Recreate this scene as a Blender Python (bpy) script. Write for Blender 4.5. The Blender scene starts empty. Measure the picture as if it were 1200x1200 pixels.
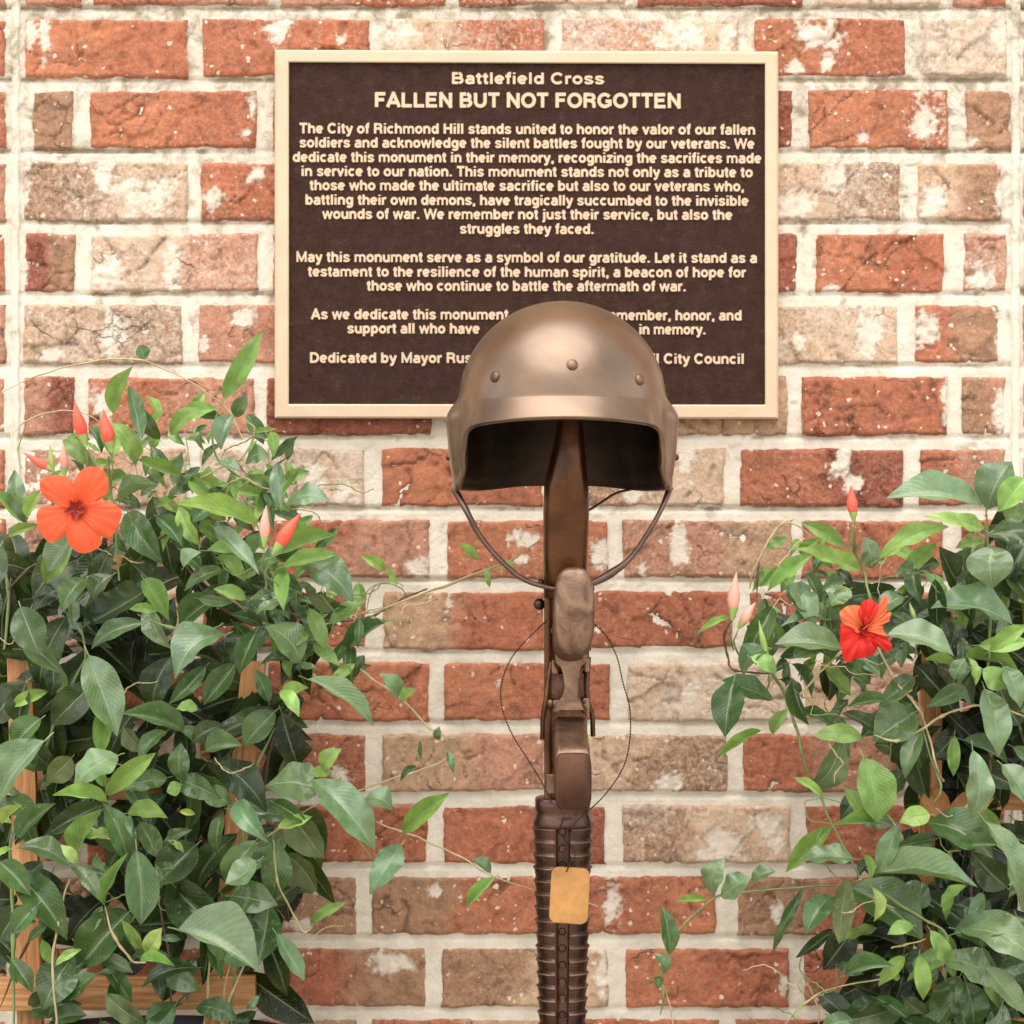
import bpy, bmesh, math, random
import numpy as np
from mathutils import Vector, Matrix
R = math.radians
random.seed(7); rng = np.random.default_rng(7)
S = bpy.context.scene
COL = S.collection

# ---------------------------------------------------------------- camera, world, sun, exposure
D = 3.0            # camera to wall, metres
K = 0.00094        # metres per photo pixel on the wall plane
ZC = 1.0
cam = bpy.data.cameras.new('camera'); camo = bpy.data.objects.new('camera', cam); COL.objects.link(camo)
camo.location = (0, -D, ZC); camo.rotation_euler = (R(90), 0, 0)
cam.sensor_width = 36; cam.lens = 36*D/(1200*K); cam.clip_start = .05; cam.clip_end = 500
cam.dof.use_dof = True; cam.dof.focus_distance = D-.22; cam.dof.aperture_fstop = 7.1
S.camera = camo
w = bpy.data.worlds.new('World'); S.world = w; w.use_nodes = True
nt = w.node_tree; nt.nodes.clear()
sky = nt.nodes.new('ShaderNodeTexSky'); sky.sky_type = 'NISHITA'; sky.sun_disc = False
SUN_EL, SUN_AZ = 70, 196
sky.sun_elevation = R(SUN_EL); sky.sun_rotation = R(SUN_AZ); sky.dust_density = 1; sky.air_density = 1
hsv = nt.nodes.new('ShaderNodeHueSaturation'); hsv.inputs['Saturation'].default_value = .18
bg = nt.nodes.new('ShaderNodeBackground'); bg.inputs['Strength'].default_value = .15
wo = nt.nodes.new('ShaderNodeOutputWorld')
wb = nt.nodes.new('ShaderNodeMix'); wb.data_type = 'RGBA'; wb.blend_type = 'MULTIPLY'; wb.inputs[0].default_value = 1; wb.inputs[7].default_value = (1.03, 1.0, .94, 1)   # warm overcast
nt.links.new(sky.outputs[0], hsv.inputs['Color']); nt.links.new(hsv.outputs[0], wb.inputs[6]); nt.links.new(wb.outputs[2], bg.inputs[0]); nt.links.new(bg.outputs[0], wo.inputs[0])
sl = bpy.data.lights.new('sun', 'SUN'); sl.energy = 1.35; sl.angle = R(72); sl.color = (1, .95, .89)
so = bpy.data.objects.new('sun', sl); COL.objects.link(so)
az = R(SUN_AZ)     # direction to the sun: in front of the wall, a little left
sd = Vector((math.sin(az)*math.cos(R(SUN_EL)), math.cos(az)*math.cos(R(SUN_EL)), math.sin(R(SUN_EL))))
so.rotation_euler = sd.to_track_quat('Z', 'Y').to_euler(); so.location = sd*5
S.view_settings.view_transform = 'Standard'; S.view_settings.look = 'None'
S.view_settings.gamma = 1; S.view_settings.use_curve_mapping = False
S.view_settings.exposure = 1.33
S.cycles.max_bounces = 6; S.cycles.diffuse_bounces = 3; S.cycles.glossy_bounces = 3; S.cycles.transmission_bounces = 2

# ---------------------------------------------------------------- helpers
def P(px, py, Y=0.0):
    s = K*(D+Y)/D
    return Vector(((px-600)*s, Y, ZC+(600-py)*s))
def SC(Y): return K*(D+Y)/D
def link(name, me, mat=None, parent=None, smooth=False):
    o = bpy.data.objects.new(name, me); COL.objects.link(o)
    if mat is not None and me is not None and not me.materials: me.materials.append(mat)
    if parent is not None: o.parent = parent
    if smooth and me.polygons: me.polygons.foreach_set('use_smooth', [True]*len(me.polygons))
    return o
def tag(o, label=None, cat=None, group=None, kind=None):
    if label: o['label'] = label
    if cat: o['category'] = cat
    if group: o['group'] = group
    if kind: o['kind'] = kind
    return o
def thing(name, label, cat, loc=(0, 0, 0), group=None):
    o = bpy.data.objects.new(name, None); COL.objects.link(o); o.location = loc
    o.empty_display_size = .05
    return tag(o, label, cat, group)
def child(o, root):          # keep world placement under a root that is only translated
    o.parent = root; o.matrix_parent_inverse = Matrix.Translation(-root.location)
    return o
def mesh_np(name, v, f):
    me = bpy.data.meshes.new(name); v = np.asarray(v, dtype=np.float32); f = np.asarray(f, dtype=np.int32)
    me.vertices.add(len(v)); me.vertices.foreach_set('co', v.ravel())
    me.loops.add(f.size); me.loops.foreach_set('vertex_index', f.ravel())
    me.polygons.add(len(f)); me.polygons.foreach_set('loop_start', np.arange(0, f.size, f.shape[1], dtype=np.int32))
    me.polygons.foreach_set('use_smooth', np.ones(len(f), dtype=bool))
    me.update(calc_edges=True); me.validate(); return me
def grid_faces(nu, nv, wrap=False, off=0):
    f = []
    i = np.arange(nu-1)[:, None]; j = np.arange(nv if wrap else nv-1)[None, :]
    a = i*nv+j; b = i*nv+(j+1) % nv; c = (i+1)*nv+(j+1) % nv; d = (i+1)*nv+j
    return (np.stack([a+0*b, b+0*a, c+0*a, d+0*b], -1).reshape(-1, 4)+off)
def setcol(me, c):
    at = me.color_attributes.new('Col', 'FLOAT_COLOR', 'POINT')
    at.data.foreach_set('color', np.asarray(c, dtype=np.float32).ravel())
def bm_mesh(name, bm):
    me = bpy.data.meshes.new(name); bm.to_mesh(me); bm.free(); return me
def box_bm(x0, x1, y0, y1, z0, z1, bev=0, bm=None, seg=2):
    own = bmesh.new()
    r = bmesh.ops.create_cube(own, size=1)
    for v in own.verts:
        v.co = Vector((x0+(v.co.x+.5)*(x1-x0), y0+(v.co.y+.5)*(y1-y0), z0+(v.co.z+.5)*(z1-z0)))
    if bev: bmesh.ops.bevel(own, geom=own.edges[:], offset=bev, segments=seg, affect='EDGES', profile=.6)
    if bm is None: return own
    me = bm_mesh('tmp', own); bm.from_mesh(me); bpy.data.meshes.remove(me); return bm
def catmull(pts, n=6):
    pts = [Vector(p) for p in pts]; out = []
    for i in range(len(pts)-1):
        p0 = pts[max(i-1, 0)]; p1 = pts[i]; p2 = pts[i+1]; p3 = pts[min(i+2, len(pts)-1)]
        for k in range(n):
            t = k/n
            out.append(.5*((2*p1)+(p2-p0)*t+(2*p0-5*p1+4*p2-p3)*t*t+(3*p1-p0-3*p2+p3)*t**3))
    out.append(pts[-1]); return out
def tube_vf(pts, rad, ns=7, off=0):
    n = len(pts); rads = rad if hasattr(rad, '__len__') else [rad]*n
    V = []; up = Vector((0, -1, .2))
    for i, p in enumerate(pts):
        t = (pts[min(i+1, n-1)]-pts[max(i-1, 0)])
        t = t.normalized() if t.length > 1e-9 else Vector((0, 0, 1))
        a = t.cross(up); a = a.normalized() if a.length > 1e-5 else Vector((1, 0, 0)); b = t.cross(a)
        for k in range(ns):
            g = 2*math.pi*k/ns; V.append(p+(a*math.cos(g)+b*math.sin(g))*rads[i])
    V = np.array([tuple(v) for v in V]); F = grid_faces(n, ns, True, off)
    return V, F
def tube(name, pts, rad, mat, parent=None, ns=7, smooth_n=6):
    p = catmull(pts, smooth_n) if smooth_n else [Vector(q) for q in pts]
    if hasattr(rad, '__len__'):
        rad = list(np.interp(np.linspace(0, 1, len(p)), np.linspace(0, 1, len(rad)), rad))
    V, F = tube_vf(p, rad, ns)
    return link(name, mesh_np(name, V, F), mat, parent)

# numpy value noise
PERM = rng.random((256, 256))
def vnoise(x, z, s=0):
    x = np.asarray(x)+s*17.31; z = np.asarray(z)+s*9.77
    xi = np.floor(x).astype(int); zi = np.floor(z).astype(int); fx = x-xi; fz = z-zi
    fx = fx*fx*(3-2*fx); fz = fz*fz*(3-2*fz); g = lambda a, b: PERM[a % 256, b % 256]
    return (g(xi, zi)*(1-fx)+g(xi+1, zi)*fx)*(1-fz)+(g(xi, zi+1)*(1-fx)+g(xi+1, zi+1)*fx)*fz
def fbm(x, z, f, o=4, s=0):
    r = 0; a = 1; t = 0
    for k in range(o):
        r = r+a*vnoise(x*f, z*f, s+k*3); t += a; a *= .5; f *= 2.03
    return r/t*2-1
def sstep(a, b, x):
    t = np.clip((x-a)/(b-a), 0, 1); return t*t*(3-2*t)

# ---------------------------------------------------------------- materials
def mat(name):
    m = bpy.data.materials.new(name); m.use_nodes = True
    return m, m.node_tree, m.node_tree.nodes['Principled BSDF']
class N:
    def __init__(s, nt): s.nt = nt
    def new(s, t, **k):
        n = s.nt.nodes.new(t)
        for a, b in k.items(): setattr(n, a, b)
        return n
    def l(s, a, b): s.nt.links.new(a, b)
    def noise(s, scale, detail=5, rough=.55, vec=None, dist=0):
        n = s.new('ShaderNodeTexNoise'); n.inputs['Scale'].default_value = scale; n.inputs['Detail'].default_value = detail
        n.inputs['Roughness'].default_value = rough; n.inputs['Distortion'].default_value = dist
        if vec: s.l(vec, n.inputs['Vector'])
        return n.outputs['Fac']
    def ramp(s, fac, stops):
        n = s.new('ShaderNodeValToRGB'); e = n.color_ramp.elements
        while len(e) < len(stops): e.new(.5)
        for i, (p, c) in enumerate(stops):
            e[i].position = p; e[i].color = (c, c, c, 1) if not hasattr(c, '__len__') else (*c, 1)
        s.l(fac, n.inputs[0]); return n.outputs[0]
    def mix(s, f, a, b, mode='MIX'):
        n = s.new('ShaderNodeMix', data_type='RGBA', blend_type=mode)
        for v, k in ((f, 0), (a, 6), (b, 7)):
            if hasattr(v, 'links'): s.l(v, n.inputs[k])
            elif hasattr(v, '__len__'): n.inputs[k].default_value = (*v, 1)
            else: n.inputs[k].default_value = v
        return n.outputs[2]
    def math(s, op, a, b=0.0, c=0.0):
        n = s.new('ShaderNodeMath', operation=op)
        for i, v in enumerate((a, b, c)):
            if hasattr(v, 'links'): s.l(v, n.inputs[i])
            else: n.inputs[i].default_value = v
        return n.outputs[0]
    def bump(s, h, dist, strength=1, normal=None):
        n = s.new('ShaderNodeBump'); n.inputs['Distance'].default_value = dist; n.inputs['Strength'].default_value = strength
        s.l(h, n.inputs['Height'])
        if normal: s.l(normal, n.inputs['Normal'])
        return n.outputs[0]
    def obj(s): return s.new('ShaderNodeTexCoord').outputs['Object']
    def pos(s): return s.new('ShaderNodeNewGeometry').outputs['Position']

def brick_material():
    m, nt_, b = mat('brick_clay'); n = N(nt_); pos = n.pos()
    at = n.new('ShaderNodeAttribute', attribute_name='Col'); base = at.outputs['Color']; lime = at.outputs['Alpha']
    tone = n.ramp(n.noise(55, 8, .65, pos, .6), [(.28, .55), (.5, 1.0), (.74, 1.32)])
    c = n.mix(1, base, tone, 'MULTIPLY')
    # darker iron burn
    burn = n.ramp(n.noise(26, 6, .6, pos, 1.2), [(.55, 0), (.72, .42)])
    c = n.mix(burn, c, (.20, .10, .065))
    # fine pores
    pores = n.ramp(n.noise(420, 3, .6, pos), [(.30, 0.6), (.42, 1)])
    c = n.mix(1, c, pores, 'MULTIPLY')
    # sandy light grain on paler areas
    grain = n.ramp(n.noise(240, 4, .7, pos), [(.45, 0), (.68, 1)])
    lf = n.math('MULTIPLY', grain, n.math('MULTIPLY_ADD', lime, 1.5, .10))
    c = n.mix(n.math('MINIMUM', lf, .85), c, (.70, .54, .41))
    # lime patches
    ln = n.noise(110, 10, .8, pos, .6)
    lm = n.math('ADD', n.math('MULTIPLY', lime, 1.1), n.math('MULTIPLY', n.math('SUBTRACT', ln, .5), 1.7))
    lm = n.ramp(lm, [(.38, 0), (.66, .42), (1.2, .86)])
    c = n.mix(lm, c, (.74, .65, .55))
    # white specks
    dn = n.new('ShaderNodeTexNoise'); dn.inputs['Scale'].default_value = 220; n.l(pos, dn.inputs['Vector'])
    dv = n.new('ShaderNodeVectorMath', operation='MULTIPLY_ADD'); n.l(dn.outputs['Color'], dv.inputs[0]); dv.inputs[1].default_value = (.006, .006, .006); n.l(pos, dv.inputs[2])
    vo = n.new('ShaderNodeTexVoronoi'); vo.inputs['Scale'].default_value = 150; n.l(dv.outputs[0], vo.inputs['Vector'])
    rnd = n.new('ShaderNodeSeparateColor'); n.l(vo.outputs['Color'], rnd.inputs[0])
    thr = n.math('MULTIPLY', n.ramp(rnd.outputs[0], [(.80, 0), (1, 1)]), .36)
    sp = n.math('LESS_THAN', vo.outputs['Distance'], thr)
    c = n.mix(n.math('MULTIPLY', sp, .7), c, (.80, .68, .54))
    n.l(c, b.inputs['Base Color']); b.inputs['Roughness'].default_value = .88
    b.inputs['Specular IOR Level'].default_value = .25
    h = n.math('ADD', n.noise(150, 7, .7, pos, .3), n.math('MULTIPLY', lm, .35))
    bp = n.bump(h, .0028, .9)
    # hairline cracks
    v2 = n.new('ShaderNodeTexVoronoi', feature='DISTANCE_TO_EDGE'); v2.inputs['Scale'].default_value = 26
    mp = n.new('ShaderNodeVectorMath', operation='MULTIPLY_ADD'); nz = n.new('ShaderNodeTexNoise'); nz.inputs['Scale'].default_value = 40
    nz.inputs['Detail'].default_value = 4
    n.l(pos, nz.inputs['Vector']); n.l(nz.outputs['Color'], mp.inputs[0]); mp.inputs[1].default_value = (.03, .03, .03); n.l(pos, mp.inputs[2])
    n.l(mp.outputs[0], v2.inputs['Vector'])
    ck = n.ramp(v2.outputs['Distance'], [(0, 0), (.035, 1)])
    gate = n.ramp(n.noise(17, 3, .5, pos), [(.56, 1), (.66, 0)])
    ck2 = n.math('MAXIMUM', ck, gate)
    bp = n.bump(ck2, .003, 1.0, bp); n.l(bp, b.inputs['Normal'])
    return m
def mortar_material():
    m, nt_, b = mat('lime_mortar'); n = N(nt_); pos = n.pos()
    c = n.ramp(n.noise(30, 6, .6, pos), [(.3, (.62, .545, .44)), (.55, (.74, .66, .555)), (.8, (.77, .70, .61))])
    grit = n.ramp(n.noise(500, 3, .7, pos), [(.30, .75), (.42, 1)]); c = n.mix(1, c, grit, 'MULTIPLY')
    # algae and dirt: stronger towards the top; Col adds painted shade under courses
    sep = n.new('ShaderNodeSeparateXYZ'); n.l(pos, sep.inputs[0])
    hi = n.math('MULTIPLY', n.math('SUBTRACT', sep.outputs['Z'], 1.05), .35)
    dn = n.math('ADD', n.noise(48, 8, .75, pos, .5), hi)
    at = n.new('ShaderNodeAttribute', attribute_name='Col')
    dn = n.math('ADD', dn, n.math('MULTIPLY', at.outputs['Fac'], .26))
    dirt_shade = n.ramp(dn, [(.60, 0), (.82, .8)])
    c = n.mix(dirt_shade, c, (.17, .13, .065))
    n.l(c, b.inputs['Base Color']); b.inputs['Roughness'].default_value = .95; b.inputs['Specular IOR Level'].default_value = .15
    n.l(n.bump(n.noise(190, 6, .7, pos), .002, .8), b.inputs['Normal']); return m
def bronze(name, dark, light, scale=14, rough=.34, metal=.9, bump=.0006, coat=.5, coat_rough=.18):
    m, nt_, b = mat(name); n = N(nt_); o = n.obj()
    f = n.ramp(n.noise(scale, 6, .6, o, .7), [(.32, 0), (.68, 1)]); c = n.mix(f, dark, light)
    sp = n.ramp(n.noise(scale*22, 3, .7, o), [(.66, 0), (.78, .5)]); c = n.mix(sp, c, [x*.35 for x in dark])
    n.l(c, b.inputs['Base Color']); b.inputs['Metallic'].default_value = metal; b.inputs['Coat Weight'].default_value = coat; b.inputs['Coat Roughness'].default_value = coat_rough; b.inputs['Coat IOR'].default_value = 1.7
    n.l(n.ramp(n.noise(scale*2, 5, .6, o), [(.3, rough-.07), (.7, rough+.12)]), b.inputs['Roughness'])
    h = n.math('ADD', n.noise(scale*8, 5, .6, o), n.math('MULTIPLY', n.noise(scale*40, 2, .6, o), .3))
    n.l(n.bump(h, bump, .7), b.inputs['Normal']); return m
def leaf_nodes(name, objcol):
    m, nt_, b = mat(name); n = N(nt_)
    if objcol: oi = n.new('ShaderNodeObjectInfo'); base, gloss = oi.outputs['Color'], oi.outputs['Alpha']
    else: oi = n.new('ShaderNodeAttribute', attribute_name='Col'); base, gloss = oi.outputs['Color'], oi.outputs['Alpha']
    uv = n.new('ShaderNodeTexCoord').outputs['UV']; sep = n.new('ShaderNodeSeparateXYZ'); n.l(uv, sep.inputs[0])
    u, v = sep.outputs[0], sep.outputs[1]
    av = n.math('ABSOLUTE', n.math('SUBTRACT', v, .5))
    mid = n.ramp(av, [(.012, 1), (.035, 0)])
    ph = n.math('SUBTRACT', n.math('MULTIPLY', u, 13), n.math('MULTIPLY', av, 9))
    sv = n.math('ABSOLUTE', n.math('SUBTRACT', n.math('FRACT', ph), .5))
    side = n.ramp(sv, [(.0, 1), (.07, 0)])
    pos = n.pos()
    mott = n.ramp(n.noise(70, 5, .6, pos), [(.3, .72), (.7, 1.3)]); c = n.mix(1, base, mott, 'MULTIPLY')
    yel = n.ramp(n.noise(18, 3, .5, pos), [(.5, 0), (.75, .35)]); c = n.mix(yel, c, (.16, .22, .05))
    c = n.mix(n.math('MULTIPLY', mid, .55), c, (.30, .38, .18)); c = n.mix(n.math('MULTIPLY', side, .12), c, (.22, .32, .14))
    ed = n.math('ADD', av, n.math('MULTIPLY', n.math('SUBTRACT', n.noise(45, 4, .6, pos), .5), .9)); ed = n.ramp(ed, [(.60, 0), (.68, .7)]); c = n.mix(ed, c, (.22, .15, .05))
    dust = n.ramp(n.noise(260, 3, .6, pos), [(.62, 0), (.74, .35)]); c = n.mix(dust, c, (.42, .45, .38))
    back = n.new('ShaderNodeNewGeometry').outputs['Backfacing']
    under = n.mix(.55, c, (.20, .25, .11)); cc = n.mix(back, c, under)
    n.l(cc, b.inputs['Base Color'])
    n.l(n.math('MULTIPLY_ADD', back, .25, n.ramp(n.noise(30, 4, .6, pos), [(.35, .20), (.65, .46)])), b.inputs['Roughness'])
    b.inputs['Specular IOR Level'].default_value = .30
    q = n.math('MULTIPLY', n.ramp(sv, [(0, 0), (.35, 1)]), n.ramp(n.noise(25, 2, .5, pos), [(.4, .08), (.7, .5)]))
    h = n.math('ADD', n.math('ADD', q, n.math('MULTIPLY', mid, -1.0)), n.math('MULTIPLY', n.noise(120, 3, .6, pos), .5))
    n.l(n.bump(h, .0013, .6), b.inputs['Normal']); n.l(gloss, b.inputs['Coat Weight']); b.inputs['Coat Roughness'].default_value = .17; b.inputs['Coat IOR'].default_value = 1.6
    tr = n.new('ShaderNodeBsdfTranslucent'); n.l(n.mix(.5, cc, (.20, .34, .04)), tr.inputs['Color'])
    mx = n.new('ShaderNodeMixShader'); mx.inputs[0].default_value = .16
    out = nt_.nodes['Material Output']; n.l(b.outputs[0], mx.inputs[1]); n.l(tr.outputs[0], mx.inputs[2]); n.l(mx.outputs[0], out.inputs['Surface'])
    return m
def simple(name, c, rough=.5, metal=0, nscale=60, var=.25, bump=0, spec=.5, trans=0):
    m, nt_, b = mat(name); n = N(nt_); o = n.obj()
    t = n.ramp(n.noise(nscale, 5, .6, o), [(.3, 1-var), (.7, 1+var)]); n.l(n.mix(1, c, t, 'MULTIPLY'), b.inputs['Base Color'])
    b.inputs['Roughness'].default_value = rough; b.inputs['Metallic'].default_value = metal; b.inputs['Specular IOR Level'].default_value = spec
    if bump: n.l(n.bump(n.noise(nscale*3, 5, .6, o), bump, .8), b.inputs['Normal'])
    if trans:
        tr = n.new('ShaderNodeBsdfTranslucent'); tr.inputs['Color'].default_value = (*c, 1)
        mx = n.new('ShaderNodeMixShader'); mx.inputs[0].default_value = trans; out = nt_.nodes['Material Output']
        n.l(b.outputs[0], mx.inputs[1]); n.l(tr.outputs[0], mx.inputs[2]); n.l(mx.outputs[0], out.inputs['Surface'])
    return m
def panel_material():
    m, nt_, b = mat('leatherette_bronze_panel'); n = N(nt_); o = n.obj()
    mp = n.new('ShaderNodeMapping'); mp.inputs['Scale'].default_value = (1, 1, 2.3); n.l(o, mp.inputs[0])
    v = n.new('ShaderNodeTexNoise'); v.inputs['Scale'].default_value = 150; v.inputs['Detail'].default_value = 4; v.inputs['Distortion'].default_value = 1.8
    n.l(mp.outputs[0], v.inputs[0])
    ridge = n.ramp(n.math('ABSOLUTE', n.math('SUBTRACT', v.outputs[0], .5)), [(0, 1), (.035, 0)])
    gate = n.ramp(n.noise(60, 4, .7, o), [(.45, .08), (.68, .85)])
    c = n.mix(n.math('MULTIPLY', ridge, gate), (.040, .016, .0105), (.28, .155, .11)); n.l(c, b.inputs['Base Color'])
    b.inputs['Roughness'].default_value = .55; b.inputs['Specular IOR Level'].default_value = .15
    n.l(n.bump(ridge, .0010, .8), b.inputs['Normal']); return m
def wood_material():
    m, nt_, b = mat('cedar_wood'); n = N(nt_); o = n.obj(); mp = n.new('ShaderNodeMapping'); mp.inputs['Scale'].default_value = (1, 1, .07)
    n.l(o, mp.inputs[0]); g = n.noise(150, 6, .6, mp.outputs[0], 1.0)
    c = n.ramp(g, [(.3, (.28, .11, .035)), (.5, (.48, .22, .075)), (.7, (.64, .35, .145))]); n.l(c, b.inputs['Base Color'])
    b.inputs['Roughness'].default_value = .6; n.l(n.bump(g, .0015, .6), b.inputs['Normal']); return m

M_BRICK = brick_material(); M_MORTAR = mortar_material(); M_PANEL = panel_material(); M_WOOD = wood_material()
M_RIM = simple('satin_pale_bronze', (.60, .45, .305), .45, .25, 30, .06, .0003)
M_HELM = bronze('helmet_bronze', (.055, .025, .009), (.23, .122, .050), 6, .40, .9, .0007, 1.0, .29)
M_INSIDE = bronze('helmet_inside_painted_shade', (.014, .009, .006), (.06, .032, .016), 30, .5, .5, .0006, 0)  # interior shade painted as a darker bronze, with a rough unpolished finish
M_STOCK = bronze('stock_bronze', (.032, .011, .004), (.15, .056, .018), 12, .36, .8, .0006, .12)
M_GUN = bronze('gun_bronze', (.028, .010, .006), (.17, .078, .042), 30, .26, .9, .0008, .2)
M_GUNB = bronze('magazine_floor_bronze', (.035, .013, .006), (.10, .040, .018), 14, .5, .6, .0006, .05)
M_WORN_GLINT = bronze('worn_and_glint_bronze', (.09, .042, .025), (.30, .18, .115), 40, .36, .8, .0008, .25)  # lighter worn bronze; on the handguard ribs it paints a sky glint
M_HG = bronze('handguard_bronze', (.035, .016, .011), (.12, .060, .040), 25, .30, .85, .0006, .2)
M_BRASS = simple('brass_tag_metal', (.43, .215, .068), .40, .4, 40, .25, .0008)
M_CHAIN = simple('dark_chain_metal', (.05, .035, .03), .4, .8)
M_STRAP = bronze('strap_bronze', (.07, .032, .02), (.15, .08, .055), 40, .45, .7)
M_LEAF = leaf_nodes('glossy_leaf', True); M_LEAFS = leaf_nodes('glossy_leaf_mass', False)
M_STEM = simple('pale_vine_stem', (.42, .33, .17), .6, 0, 40, .3)
M_STEMG = simple('green_vine_stem', (.17, .22, .07), .5, 0, 40, .3)
M_STEMD = simple('woody_vine_stem', (.10, .055, .03), .7, 0, 40, .4)
M_PETAL = simple('orange_petal', (.86, .125, .045), .55, 0, 40, .10, .0004, .3, .35)
M_PETALC = simple('light_coral_petal', (.88, .19, .075), .5, 0, 40, .12, .0004, .3, .3)
M_PETALR = simple('red_petal', (.62, .018, .01), .5, 0, 40, .2, .0008, .3, .2)
M_THROAT = simple('deep_red_flower_throat', (.22, .004, .003), .6, 0, 40, .2)
M_BUD = simple('coral_red_bud', (.80, .10, .06), .42, 0, 60, .25, .0005)
M_BUDP = simple('pale_pink_bud', (.78, .34, .26), .45, 0, 60, .15, .0005)
M_CALYX = simple('light_green_calyx', (.30, .42, .12), .5, 0, 60, .2)
M_POT = simple('dark_planter_plastic', (.03, .022, .022), .4, 0, 30, .3, .0005)
M_SOIL = simple('dark_potting_soil', (.045, .03, .02), .95, 0, 60, .5, .01)
M_GROUND = simple('concrete_paving', (.38, .34, .29), .9, 0, 6, .2, .002)

# ---------------------------------------------------------------- ground
gm = mesh_np('ground', [(-60, -80, 0), (60, -80, 0), (60, 40, 0), (-60, 40, 0)], [[0, 1, 2, 3]])
tag(link('ground', gm, M_GROUND), kind='structure')

# ---------------------------------------------------------------- the brick wall
wall = thing('brick_wall', 'weathered red and cream brick wall with wide pale mortar joints behind the plaque', 'wall')
RED = (.365, .118, .060); DRED = (.26, .074, .042); BRN = (.33, .175, .10); PNK = (.43, .20, .125); PAL = (.54, .35, .225); TAN = (.43, .26, .155)
OR = (.415, .146, .072)
ROWP = 83.75; ROWH = 72.0; ROW0 = 20.5
def rowtop(r): return ROW0+(r-1)*ROWP
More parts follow.
